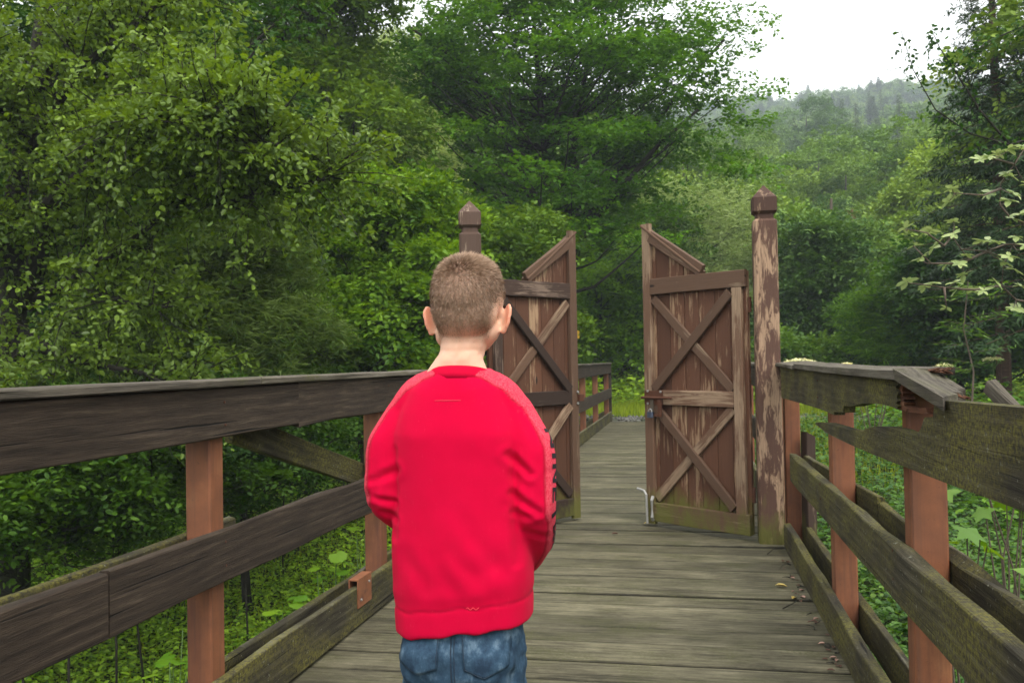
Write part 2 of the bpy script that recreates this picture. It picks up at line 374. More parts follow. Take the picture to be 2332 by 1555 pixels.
# ------------------------------------------------------------------ railings
def post(name, x0, x1, y0, y1, z0, z1, mat, parent):
    return board(name, ((x0+x1)/2, (y0+y1)/2, z0), ((x0+x1)/2, (y0+y1)/2, z1), (1, 0, 0), x1-x0, y1-y0, mat, parent, c=.006, seg=1, jit=0)
def hb(name, x, t, y0, y1, zb, zt, mat, par, seg=None, jit=.003, zb1=None, zt1=None):
    """a board on edge running along the bridge; x is its middle"""
    zb1 = zb if zb1 is None else zb1; zt1 = zt if zt1 is None else zt1
    return board(name, (x, y0, (zb+zt)/2), (x, y1, (zb1+zt1)/2), (0, 0, 1), (zt-zb+zt1-zb1)/2, t, mat, par, seg=seg, jit=jit)
# left, near section
L = empty('timber_railing', (-1.56, 2.5, 0)); tag(L, 'dark timber railing left of the boy, with rust red posts and an unbroken cap', 'railing')
for y0 in (-.7, 1.02, 2.684, 4.33):
    post('post', -1.62, -1.531, y0, y0+.088, -.30, 1.115, M_STEEL, L)
hb('top_beam', -1.515, .032, -1.2, 3.30, .968, 1.13, M_RAIL, L)
hb('top_beam', -1.515, .032, 3.304, 5.97, .962, 1.136, M_RAIL, L)
hb('top_beam', -1.636, .03, -1.2, 5.97, .98, 1.13, M_RAIL, L)
board('cap_board', (-1.573, -1.2, 1.145), (-1.573, 2.95, 1.147), (1, 0, 0), .185, .024, M_CAP, L, jit=.003)
board('cap_board', (-1.573, 2.955, 1.147), (-1.573, 5.99, 1.150), (1, 0, 0), .185, .024, M_CAP, L, jit=.003)
hb('middle_board', -1.513, .032, -1.2, 2.110, .50, .668, M_RAIL, L, zb1=.497, zt1=.672)
hb('middle_board', -1.513, .034, 2.118, 5.97, .507, .662, M_RAIL, L, zb1=.475, zt1=.66)
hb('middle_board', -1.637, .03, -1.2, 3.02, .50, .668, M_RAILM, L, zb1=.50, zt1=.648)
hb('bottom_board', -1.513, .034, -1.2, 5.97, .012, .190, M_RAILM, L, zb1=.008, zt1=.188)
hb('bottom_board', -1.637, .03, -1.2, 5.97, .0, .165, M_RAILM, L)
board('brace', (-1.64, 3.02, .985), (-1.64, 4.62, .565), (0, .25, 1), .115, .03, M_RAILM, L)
for y0, y1 in ((3.89, 4.065), (1.15, 1.30)):
    bo = prism('bracket', [(-1.490, .093), (-1.490, .222), (-1.536, .222), (-1.536, .183), (-1.531, .183), (-1.531, .217), (-1.495, .217), (-1.495, .093)], y1-y0, M_STEEL, L, Matrix(((1, 0, 0, 0), (0, 0, -1, y1), (0, 1, 0, 0), (0, 0, 0, 1))))
    for yy, zz in ((y0+.035, .125), (y1-.035, .185)): MB().add(*tube_arrays([(-1.492, yy, zz), (-1.485, yy, zz)], .006, 8)).obj('bolt', M_ZINC, bo)
NAIL = MB().add(*tube_arrays([(0, 0, 0), (.003, 0, 0)], .0045, 7)).data('nail', M_RUST)
def nails(par, x, ys, zs, s=1):
    for y in ys:
        for z in zs: link(bpy.data.objects.new('nail', NAIL), par, Matrix.Translation((x, y+random.uniform(-.012, .012), z+random.uniform(-.008, .008))) @ Matrix.Rotation(0 if s > 0 else math.pi, 4, 'Z'))
random.seed(3); nails(L, -1.4995, (1.06, 2.72, 4.37), (1.01, 1.09, .545, .625, .05, .14))
# left, beyond the gate
L2 = empty('timber_railing', (-1.56, 12, 0)); tag(L2, 'low far railing beyond the gate, seen between the two leaves, on reddish brown posts', 'railing')
for y0 in (6.5, 8.4, 10.2, 11.9, 13.55, 15.45, 17.6): post('post', -1.62, -1.531, y0, y0+.09, -.30, 1.12, M_STEEL, L2)
post('end_post', -1.66, -1.50, 18.0, 18.03, -.1, 1.12, M_RAIL, L2)
for a, b in ((6.2, 12.2), (12.205, 18.0)):
    hb('top_beam', -1.515, .034, a, b, .945, 1.125, M_RAIL, L2, seg=4); hb('middle_board', -1.515, .034, a, b, .46, .645, M_RAIL, L2, seg=4)
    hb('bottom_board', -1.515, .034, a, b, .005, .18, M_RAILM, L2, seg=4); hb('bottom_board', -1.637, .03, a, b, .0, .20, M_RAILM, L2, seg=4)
    board('cap_board', (-1.56, a, 1.138), (-1.56, b, 1.138), (1, 0, 0), .16, .024, M_CAP, L2)
# right, near section: mossy, its top beam and cap broken
R_ = empty('broken_railing', (.66, 3, 0)); tag(R_, 'mossy timber railing right of the gate with a snapped top beam and broken cap', 'railing')
for y0 in (-.45, 1.15, 2.765, 4.22, 6.2): post('post', .622, .722, y0, y0+.085, -.32, 1.115, M_STEEL, R_)
def side_poly(name, poly, x, t, mat, par):
    """polygon of (y, z) in the plane x, thickness t outwards (+x)"""
    return prism(name, poly, t, mat, par, Matrix(((0, 0, 1, x), (1, 0, 0, 0), (0, 1, 0, 0), (0, 0, 0, 1))))
r_ = np.random.default_rng(3)
def splint(y0, z0, y1, z1, n, amp):
    out = []
    for i in range(n):
        t = i/(n-1); out.append((y0+(y1-y0)*t+amp*(r_.uniform(-1, 1) if 0 < i < n-1 else 0), z0+(z1-z0)*t))
    return out
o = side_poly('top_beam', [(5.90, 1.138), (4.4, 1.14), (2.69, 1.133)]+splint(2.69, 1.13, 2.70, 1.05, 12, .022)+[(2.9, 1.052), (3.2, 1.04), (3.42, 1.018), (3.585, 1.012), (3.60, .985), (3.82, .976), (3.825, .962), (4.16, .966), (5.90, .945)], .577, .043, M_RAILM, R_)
o['label'] = 'far half of the snapped beam, lower edge split away'
o = side_poly('splintered_end', [(2.76, 1.128)]+splint(2.665, 1.125, 2.655, 1.06, 16, .016)+[(2.62, 1.055), (2.63, 1.045), (2.76, 1.045)], .586, .030, M_FRESH, R_)
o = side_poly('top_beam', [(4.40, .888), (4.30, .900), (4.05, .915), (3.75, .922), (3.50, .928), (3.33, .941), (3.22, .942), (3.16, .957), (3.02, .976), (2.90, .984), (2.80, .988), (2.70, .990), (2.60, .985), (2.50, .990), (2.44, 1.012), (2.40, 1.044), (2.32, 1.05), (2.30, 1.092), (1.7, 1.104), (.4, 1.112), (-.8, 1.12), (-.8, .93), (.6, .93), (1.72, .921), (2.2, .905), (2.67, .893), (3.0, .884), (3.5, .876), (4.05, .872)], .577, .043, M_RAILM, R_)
o['label'] = 'near half of the snapped beam, long tapering splinter hanging inwards'
side_poly('splinter', [(2.62, 1.055), (2.42, 1.066), (2.40, 1.052), (2.60, 1.045)], .585, .02, M_FRESH, R_)
side_poly('splinter', [(2.62, 1.118), (2.36, 1.10), (2.40, 1.088), (2.60, 1.098)], .60, .02, M_FRESH, R_)
hb('top_beam', .74, .03, -.8, 2.15, .95, 1.105, M_RAIL, R_)
board('loose_batten', (.79, 2.36, 1.04), (.752, 2.47, 1.118), (0, -.3, 1), .04, .028, M_CAP, R_)
nails(R_, .5775, (1.19, 2.80, 4.26), (.55, .63, .05, .13), -1); nails(R_, .5775, (4.26, 5.3), (1.02, 1.09), -1)
# cap: long far piece, then the piece that sags past the post
def slab(name, corners, t, mat, par, rag=None):
    """four-or-more cornered board from its top outline in world points"""
    P = np.array(corners, float); bm = bmesh.new(); vs = [bm.verts.new(p) for p in P]; f = bm.faces.new(vs)
    f.normal_update()
    if f.normal.z < 0: f.normal_flip()
    r = bmesh.ops.extrude_face_region(bm, geom=[f])
    for v in r['geom']:
        if isinstance(v, bmesh.types.BMVert): v.co.z -= t
    bmesh.ops.recalc_face_normals(bm, faces=bm.faces); bmesh.ops.triangulate(bm, faces=[q for q in bm.faces if len(q.verts) > 4])
    me = bpy.data.meshes.new(name); bm.to_mesh(me); bm.free(); me.materials.append(mat)
    c = P.mean(0); me.transform(Matrix.Rotation(-math.pi/2, 4, 'Z') @ Matrix.Translation(-Vector(c)))
    return link(bpy.data.objects.new(name, me), par, Matrix.Translation(Vector(c)) @ Matrix.Rotation(math.pi/2, 4, 'Z'))
board('cap_board', (.655, 6.15, 1.158), (.652, 5.05, 1.150), (1, 0, .05), .20, .022, M_CAP, R_, jit=.004)
slab('cap_board', [(.560, 5.045, 1.163), (.752, 5.045, 1.166), (.756, 3.9, 1.158), (.760, 2.80, 1.163), (.735, 2.90, 1.160), (.65, 2.78, 1.158), (.560, 2.64, 1.156), (.558, 3.9, 1.157)], .024, M_CAP, R_)
o = slab('cap_board', [(.5605, 2.66, 1.163), (.65, 2.80, 1.163), (.735, 2.93, 1.155), (.742, 2.64, 1.104), (.722, 2.655, 1.108), (.718, 2.56, 1.104), (.70, 2.57, 1.107), (.685, 2.46, 1.103), (.655, 2.44, 1.105), (.64, 2.34, 1.103), (.60, 2.27, 1.103), (.562, 2.17, 1.103)], .030, M_CAP, R_)
o['label'] = 'snapped cap board sagging past the post'
sp = MB()
for i in range(26):
    x = r_.uniform(.575, .70); yy = 2.20+2.3*max(0, x-.562)*.95; z = 1.088+r_.uniform(-.012, .012)
    sp.add(*tube_arrays([(x, yy+.03, z), (x+r_.normal(0, .006), yy-r_.uniform(.01, .035), z-r_.uniform(0, .012))], [.006, .0015], 4))
for i in range(16):
    x = r_.uniform(.70, .755); sp.add(*tube_arrays([(x, 2.86, 1.15), (x+r_.normal(0, .008), 2.86-r_.uniform(.07, .12), 1.15+r_.uniform(-.008, .014))], [.006, .001], 4))
sp.obj('splinters', M_FRESH, R_)['kind'] = 'stuff'
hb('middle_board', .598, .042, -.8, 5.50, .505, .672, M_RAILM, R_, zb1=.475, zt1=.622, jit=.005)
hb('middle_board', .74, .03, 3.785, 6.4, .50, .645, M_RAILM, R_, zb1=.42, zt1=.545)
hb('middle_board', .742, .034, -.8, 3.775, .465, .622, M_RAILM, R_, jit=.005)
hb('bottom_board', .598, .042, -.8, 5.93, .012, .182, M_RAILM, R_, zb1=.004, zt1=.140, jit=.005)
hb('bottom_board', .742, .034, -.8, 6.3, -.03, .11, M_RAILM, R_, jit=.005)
board('upright_board', (.752, 6.08, -.25), (.756, 6.10, .70), (1, .25, 0), .06, .11, M_FRAMED, R_, s1=-.5)
# right, beyond the gate
R2 = empty('timber_railing', (.66, 12, 0)); tag(R2, 'far right railing beyond the gate, hidden behind the open right leaf and its post', 'railing')
for y0 in (6.9, 8.6, 10.3, 12, 13.7, 15.4, 17.5): post('post', .62, .71, y0, y0+.09, -.3, 1.12, M_STEEL, R2)
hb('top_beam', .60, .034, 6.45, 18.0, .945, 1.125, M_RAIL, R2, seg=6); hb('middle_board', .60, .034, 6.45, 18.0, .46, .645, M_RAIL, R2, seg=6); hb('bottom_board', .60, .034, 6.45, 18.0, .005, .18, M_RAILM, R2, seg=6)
board('cap_board', (.655, 6.2, 1.138), (.655, 18, 1.138), (1, 0, 0), .16, .024, M_CAP, R2)

# ------------------------------------------------------------------ gate posts
def gate_post(x, y, mat, label, rz=0, hw=.079):
    root = empty('gate_post', (x, y, 0)); tag(root, label, 'gate post', 'gate posts')
    def lathe(prof, name):
        V = []; 
        for z, w, c in prof:
            q = [(w, -w+c), (w, w-c), (w-c, w), (-w+c, w), (-w, w-c), (-w, -w+c), (-w+c, -w), (w-c, -w)]
            V += [(z-prof[0][0], a, b) for a, b in q]
        n = len(prof); k = np.arange(8)
        Q = np.concatenate([np.column_stack([i*8+k, i*8+(k+1) % 8, (i+1)*8+(k+1) % 8, (i+1)*8+k]) for i in range(n-1)])
        m = frame((x, y, prof[0][0]), (0, 0, 1), (math.cos(rz), math.sin(rz), 0))
        return mobj(name, V, [Q, np.array([k[::-1]]), np.array([(n-1)*8+k])], mat, root, m)
    lathe([(-.3, hw+.004, .012), (.6, hw+.001, .014), (1.3, hw-.002, .014), (2.085, hw-.003, .016), (2.10, hw-.018, .012)], 'shaft')
    lathe([(2.1, hw-.022, .012), (2.13, hw-.022, .012), (2.15, hw-.001, .012), (2.238, hw-.001, .010), (2.326, .003, .001)], 'finial')
    cr = MB()
    return root
gate_post(.512, 6.075, M_POST, 'worn brown gate post with pointed top on the right, paint peeled to bare wood')
gate_post(-1.470, 6.075, M_POSTL, 'dark gate post with pointed top rising behind the head of the boy', .25)

# ------------------------------------------------------------------ gate leaves
def gate_leaf(hinge, ang, sgn, label, latch):
    """local X from the hinge to the free edge, local Y up, local Z towards the camera"""
    d = np.array([-sgn*math.cos(ang), math.sin(ang), 0.]); LW = .881
    root = empty('gate_leaf', (*hinge, 0)); tag(root, label, 'gate', 'leaves of the timber gate')
    nrm = np.array([-d[1], d[0], 0])*1.
    if nrm[1] > 0: nrm = -nrm
    def P(u, v, n=0.): return np.array([hinge[0], hinge[1], 0])+d*u+np.array([0, 0, v])+nrm*n
    zb, zt, tip = .035, 1.783, 2.187
    r2 = np.random.default_rng(5 if sgn > 0 else 8)
    # vertical boards, their tops cut along the slope of the tip
    edges = [0.0, .14, .265, .40, .525, .655, .775, LW]; sl = (tip-1.80)/.50
    def top(u): return zt+.004 if u < LW-.50 else zt+(u-(LW-.50))*sl
    for a, b in zip(edges[:-1], edges[1:]):
        a2, b2 = a+.0025, b-.0025; m = (a2+b2)/2; dz = r2.uniform(-.006, .006)
        poly = [(zb+dz, -(b2-m)), (zb+dz, b2-m), (top(b2)-.012, b2-m)]
        if a2 < LW-.5 < b2: poly.append((zt, LW-.5-m))
        poly.append((top(a2)-.012, a2-m)); poly[0] = (zb+dz, a2-m)
        mm = frame(P(m, 0, -.0+r2.uniform(0, .003)), (0, 0, 1), d)
        zax = np.array(mm)[:3, 2]; th = .022 if zax@nrm > 0 else -.022
        prism('board', poly, -th, M_PAINT, root, mm)
    fr = .034; n0 = .004+fr/2
    def fb(name, u0, v0, u1, v1, w, mat, nn=n0, t=fr, **kw):
        p0, p1 = P(u0, v0, nn), P(u1, v1, nn); ax = unit(p1-p0); wd = np.cross(ax, nrm)
        return board(name, p0, p1, wd, w, t, mat, root, seg=3, jit=.0012, **kw)
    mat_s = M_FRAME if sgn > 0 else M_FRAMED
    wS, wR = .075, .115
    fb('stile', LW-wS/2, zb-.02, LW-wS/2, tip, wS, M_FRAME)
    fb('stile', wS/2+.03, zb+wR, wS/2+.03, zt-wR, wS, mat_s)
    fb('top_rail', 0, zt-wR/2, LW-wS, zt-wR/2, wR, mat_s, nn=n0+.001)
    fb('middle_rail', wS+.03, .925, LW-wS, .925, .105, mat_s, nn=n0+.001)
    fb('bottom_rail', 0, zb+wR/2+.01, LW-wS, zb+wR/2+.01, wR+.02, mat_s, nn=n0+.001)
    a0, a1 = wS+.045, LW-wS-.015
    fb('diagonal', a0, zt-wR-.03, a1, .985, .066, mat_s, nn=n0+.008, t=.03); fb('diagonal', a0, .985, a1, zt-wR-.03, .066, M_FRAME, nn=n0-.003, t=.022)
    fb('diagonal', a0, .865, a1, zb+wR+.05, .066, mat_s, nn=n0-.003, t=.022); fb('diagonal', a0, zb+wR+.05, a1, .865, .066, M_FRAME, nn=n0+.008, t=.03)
    fb('sloping_rail', LW-wS+.0, tip-.095, LW-.5-.03, zt+.022, .085, M_FRAME)
    fb('sloping_cap', LW+.004, tip-.008, LW-.52, zt+.012, .018, M_FRAME, nn=.006, t=.075)
    for z in (.30, 1.55): MB().add(*tube_arrays([P(-.012, z-.05, .0), P(-.012, z+.05, .0)], .012, 8)).obj('hinge', M_RUST, root)
    if latch:
        yb = n0*2+.006
        lt = MB(); lt.add(*tube_arrays([P(LW+.004, .925, yb+.014), P(LW-.265, .925, yb+.010)], [.010, .009], 8))
        lo = lt.obj('latch_bar', M_RUST, root)
        def plate(u, v, w, h, n, t=.004):
            c = P(u, v, n); V, Fs = box_arrays((0, 0, 0), (w, h, t)); m = np.array(frame(c, d, (0, 0, 1))); return (V@m[:3, :3].T+c, Fs)
        MB().add(*plate(LW-.095, .925, .17, .10, yb-.001)).obj('latch_plate', M_RUST, root); MB().add(*plate(LW-.16, .865, .035, .12, yb+.010, .006)).obj('latch_arm', M_RUST, root); MB().add(*plate(LW-.145, .80, .06, .018, yb+.014, .012)).obj('latch_foot', M_RUST, root)
        for u, v in ((LW-.045, .972), (LW-.045, .882), (LW-.165, .968), (LW-.165, .884)): MB().add(*tube_arrays([P(u, v, yb), P(u, v, yb+.008)], .0085, 8)).obj('bolt', M_ZINC, root)
        hs = MB(); hs.add(*plate(LW-.082, .868, .030, .085, yb+.006, .004)); hs.obj('hasp', plain('brown_grey_iron', (.12, .10, .075), .7, .4), root)
        k = MB(); c = P(LW-.078, .803, yb+.02); V, Fs = board_arrays(.042, .052, .02, .006); m = np.array(frame(c-np.array([0, 0, .021]), (0, 0, 1), d)); k.add(V@m[:3, :3].T+m[:3, 3], Fs)
        lk = k.obj('padlock', M_LOCK, root)
        sh = [P(LW-.078+.016*math.cos(t), .822+.022*math.sin(t), yb+.02) for t in np.linspace(0, math.pi, 9)]
        MB().add(*tube_arrays(sh, .004, 6)).obj('shackle', M_ZINC, lk)
        db = MB(); pts = [P(LW+.055, .262, yb+.024), P(LW-.008, .252, yb+.024), P(LW-.030, .225, yb+.024), P(LW-.034, .02, yb+.024)]
        db.add(*tube_arrays(pts, .009, 8)); dbo = db.obj('drop_bolt', M_ZINC, root)
        pp = MB(); pp.add(*tube_arrays([P(LW-.074, .215, yb+.004), P(LW-.078, .19, yb+.022), P(LW-.078, .07, yb+.022), P(LW-.070, .045, yb+.004)], .012, 6)); pp.obj('bolt_guide', M_ZINC, root)
    else:
        c = MB(); V, Fs = box_arrays((0, 0, 0), (.05, .05, .03)); cc = P(LW+.01, .92, n0*2+.004); m = np.array(frame(cc, d, (0, 0, 1))); c.add(V@m[:3, :3].T+cc, Fs); c.obj('latch_catch', M_RUST, root)
        for v in (.965, .878): MB().add(*tube_arrays([P(LW-.02, v, n0*2), P(LW-.02, v, n0*2+.01)], .009, 8)).obj('bolt', M_ZINC, root)
gate_leaf((.400, 6.105), .669, 1, 'right leaf of the brown timber gate, with drop bolt and padlock', True)
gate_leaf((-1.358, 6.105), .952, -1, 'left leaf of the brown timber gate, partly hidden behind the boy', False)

# yellow trail sign beyond the left leaf
c = at(1309, 758, 21.5); sg = empty('trail_sign', (c[0], c[1], float(ground(c[0], c[1])))); tag(sg, 'small yellow sign on a thin post, just showing past the left gate leaf', 'sign')
V, Fs = box_arrays((0, 0, 0), (.22, .02, .27)); mobj('plate', V, Fs, plain('yellow_sign_paint', (.62, .36, .02), .5), sg, Matrix.Translation(Vector(c)))
board('pole', (c[0], c[1]+.035, float(ground(c[0], c[1]))-.1), (c[0], c[1]+.035, c[2]+.16), (1, 0, 0), .05, .04, M_TWIG, sg, seg=1)
# ------------------------------------------------------------------ leaves and trees
T_OVAL = (np.array([(0, 0, 0), (.32, .27, .05), (.72, .22, .03), (1, 0, -.05), (.72, -.22, .03), (.32, -.27, .05)]), [np.array([(0, 3, 2, 1), (0, 5, 4, 3)])])
T_ROUND = (np.array([(0, 0, 0), (.24, .30, .07), (.68, .29, .04), (1, 0, -.10), (.68, -.29, .04), (.24, -.30, .07)]), [np.array([(0, 3, 2, 1), (0, 5, 4, 3)])])
T_DIAM = (np.array([(0, 0, 0), (.45, .28, .05), (1, 0, -.04), (.45, -.28, .05)]), [np.array([(0, 2, 1), (0, 3, 2)])])
T_LONG = (np.array([(0, 0, 0), (.4, .085, .02), (1, 0, -.12), (.4, -.085, .02)]), [np.array([(0, 2, 1), (0, 3, 2)])])
T_NEED = (np.array([(0, 0, 0), (.35, .11, .0), (1, 0, -.03), (.35, -.11, .0)]), [np.array([(0, 3, 2, 1)])])
T_CLUMP = (np.array([(0, 0, 0), (.5, .3, .12), (1, .1, -.05), (.45, -.32, .02), (.2, .1, .4), (.7, -.1, .3)]), [np.array([(0, 2, 1), (0, 3, 2), (0, 5, 4)])])
def leaf_arrays(T, P, D, N, size):
    TV, TF = T; n = len(P); kk = len(TV)
    D = unit(D); B = unit(np.cross(N, D)); Nn = np.cross(D, B); size = np.broadcast_to(size, (n,))
    V = P[:, None]+size[:, None, None]*(TV[None, :, 0:1]*D[:, None]+TV[None, :, 1:2]*B[:, None]+TV[None, :, 2:3]*Nn[:, None])
    Fs = [(f[None]+(np.arange(n)*kk)[:, None, None]).reshape(-1, f.shape[1]) for f in TF]
    return V.reshape(-1, 3), Fs, kk
def sprays(P, D, r, nl, L, leaf, T, spread=.9, droop=0., lv=.3, flat=.8, tint=None, tv=.25):
    """leaves set alternately along a twig at every point P, direction D"""
    n = len(P); D = unit(D); j = np.arange(nl); t = (j+.6)/nl
    up = np.array([0, 0, 1.])+r.normal(0, 1-flat+.12, (n, 3)); S_ = unit(np.cross(D, up)); Nn = unit(np.cross(S_, D))
    LL = L*(1+r.uniform(-.3, .3, n))
    leaf = np.broadcast_to(leaf, (n,))[:, None]
    pos = P[:, None]+D[:, None]*(t[None]*LL[:, None])[..., None]+r.normal(0, 1, (n, nl, 3))*leaf[..., None]*.18
    pos[..., 2] -= (droop*LL[:, None]*t[None]**2)
    side = np.where(j % 2 == 0, 1., -1.)[None, :, None]
    ld = D[:, None]*.6+S_[:, None]*side*spread+r.normal(0, .28, (n, nl, 3)); ld[..., 2] -= droop*.7
    nn = Nn[:, None]+r.normal(0, .38, (n, nl, 3))
    sz = leaf*(1+r.uniform(-lv, lv, (n, nl)))
    V, Fs, kk = leaf_arrays(T, pos.reshape(-1, 3), ld.reshape(-1, 3), nn.reshape(-1, 3), sz.ravel())
    base = (r.uniform(0, 1, n) if tint is None else tint)
    tt = np.clip(base[:, None]+r.normal(0, tv, (n, nl)), 0, 1).ravel()
    return V, Fs, np.repeat(tt, kk)
def sub_blobs(env, n, size, flat, r, shell=.35):
    """many small clumps inside the big ellipsoids; env rows are cx cy cz rx ry rz"""
    env = np.array(env, float); vol = env[:, 3]*env[:, 4]*env[:, 5]; w = vol**.8/np.sum(vol**.8)
    out = []
    for i in r.choice(len(env), n, p=w):
        e = env[i]; d = unit(r.normal(0, 1, 3)); q = r.uniform(shell, 1)**.6
        s = size*r.uniform(.6, 1.35)
        out.append((*(e[:3]+d*e[3:]*q), s, s, s*flat))
    return np.array(out)
def blob_points(bl, per, r, shell=.55, upf=.6):
    w = bl[:, 3]**1.7; w = w/w.sum(); idx = r.choice(len(bl), per*len(bl), p=w); b = bl[idx]
    d = unit(r.normal(0, 1, (len(idx), 3))); q = r.uniform(shell, 1, len(idx))[:, None]
    d[:, 2] = np.where(r.uniform(0, 1, len(idx)) < upf, np.abs(d[:, 2]), d[:, 2])
    return b[:, :3]+d*b[:, 3:]*q, d, idx
def limb(p, q, r, n=6, bend=.12, sag=.1):
    t = np.linspace(0, 1, n)[:, None]; L = np.linalg.norm(q-p); off = r.normal(0, bend*L, 3)
    pts = p+(q-p)*t+off*(np.sin(t*math.pi))*.6; pts[:, 2] += -sag*L*np.sin(t[:, 0]*math.pi)
    pts[1:-1] += r.normal(0, .012*L, (n-2, 3)); return pts
def woody(trunk, tr, blobs, r, every=1, twigs=3, rmin=.006):
    """trunk polyline with tapering radius, limbs to the clumps, branchlets inside the clumps"""
    mb = MB(); mb.add(*tube_arrays(trunk, tr, 8)); T = np.asarray(trunk, float)
    tt = np.linspace(0, 1, 24); seg = np.linspace(0, 1, len(T)); TP = np.column_stack([np.interp(tt, seg, T[:, i]) for i in range(3)]); TR = np.interp(tt, seg, np.broadcast_to(tr, (len(T),)))
    for b in blobs[::every]:
        c = b[:3]; dh = np.hypot(*(TP[:, :2]-c[:2]).T); cost = np.abs(TP[:, 2]-(c[2]-dh*.55))+.3*np.linalg.norm(TP-c, axis=1); cost[:4] += 1.5
        i = int(np.argmin(cost)); L = np.linalg.norm(TP[i]-c); r0 = min(TR[i]*.6, .012+.018*L)
        pts = limb(TP[i], c, r, 6); mb.add(*tube_arrays(pts, np.linspace(r0, max(rmin, r0*.25), 6), 5, False))
        for _ in range(twigs):
            d = unit(r.normal(0, 1, 3)); q = c+d*b[3:]*.9; s = pts[r.integers(3, 6)]
            mb.add(*tube_arrays(limb(s, q, r, 4, .08), np.linspace(max(rmin, r0*.25), rmin*.6, 4), 3, False))
    return mb
def plant_root(name, base, label, cat, group=None):
    return tag(empty(name, base), label, cat, group)
def child_mesh(name, V, Fs, mat, root, attrs=None, smooth=False):
    base = np.array(WM[root.name].translation)
    me = mesh_data(name, np.asarray(V)-base, Fs, mat, smooth, attrs)
    return link(bpy.data.objects.new(name, me), root, Matrix.Translation(Vector(base)))
def tree(name, label, cat, base, trunk, tr, env, nb, size, flat, per, T, leaf, nl, L, mat, bark, seed, group=None, droop=.15, shell=.35, every=1, twigs=3, tv=.22, spread=.9, lflat=.8, up=.0, extra=None, tints=(.15, .85)):
    r = np.random.default_rng(seed)
    root = plant_root(name, base, label, cat, group)
    bl = sub_blobs(env, nb, size, flat, r, shell)
    if extra is not None: bl = np.concatenate([bl, np.array(extra)])
    P, d, idx = blob_points(bl, per, r)
    D = d*np.array([1, 1, .45])+r.normal(0, .35, d.shape)+np.array([0, 0, up])
    bt = r.uniform(*tints, len(bl))[idx]
    V, Fs, tt = sprays(P, D, r, nl, L, leaf, T, spread, droop, tint=bt, tv=tv, flat=lflat)
    mb = woody(trunk, tr, bl, r, every, twigs); WV, WF = mb.arrays()
    child_mesh('trunk', WV, WF, bark, root, smooth=True)
    child_mesh('crown', V, Fs, mat, root, {'tint': tt})
    return root
def E_(px, py, dep, wpx, hpx, dr=None):
    c = at(px, py, dep); k = dep/F_PX
    return (*c, wpx*k, (dr if dr else wpx*k), hpx*k)
def gz(x, y): return float(ground(x, y))

LF_ALDER = leafmat('alder_leaf', (.026, .060, .007), (.125, .215, .026), (.12, .19, .055), .42, .4, .35)
LF_WILLOW = leafmat('willow_leaf', (.03, .064, .010), (.10, .165, .026), (.10, .155, .05), .5, .3, .3)
LF_HAZEL = leafmat('hazel_leaf', (.030, .090, .008), (.125, .245, .018), None, .5, .3, .4)
LF_DARK = leafmat('dark_leaf', (.022, .064, .008), (.075, .155, .018), None, .5, .25, .35)
LF_HORN = leafmat('hornbeam_leaf', (.024, .085, .007), (.095, .235, .016), None, .5, .3, .42)
LF_PALE = leafmat('pale_willow_leaf', (.12, .19, .06), (.25, .34, .12), (.25, .33, .17), .5, .4, .3)
LF_SLOPE = leafmat('slope_leaf', (.05, .115, .020), (.19, .30, .065), None, .55, .3, .2)
LF_SLOPE2 = leafmat('slope_leaf_cool', (.035, .09, .024), (.12, .21, .055), None, .55, .3, .18)
LF_SPRUCE = leafmat('spruce_needles', (.018, .045, .020), (.05, .095, .038), None, .55, .3, .12)
LF_SAP = leafmat('whorled_leaf', (.10, .165, .07), (.26, .33, .20), (.26, .33, .22), .32, .6, .3)
LF_HERB = leafmat('herb_leaf', (.065, .155, .010), (.22, .38, .03), None, .45, .4, .38)
LF_HERBD = leafmat('bank_leaf', (.035, .10, .018), (.115, .225, .04), None, .42, .45, .35)
LF_GRASS = leafmat('grass_blade', (.14, .22, .020), (.32, .40, .045), None, .55, .3, .4)
LF_BROWN = leafmat('withered_needles', (.10, .05, .025), (.22, .12, .06), None, .7, .2, .2)
LF_WHITE = leafmat('white_umbel', (.55, .56, .48), (.85, .85, .76), None, .6, .2, .2)

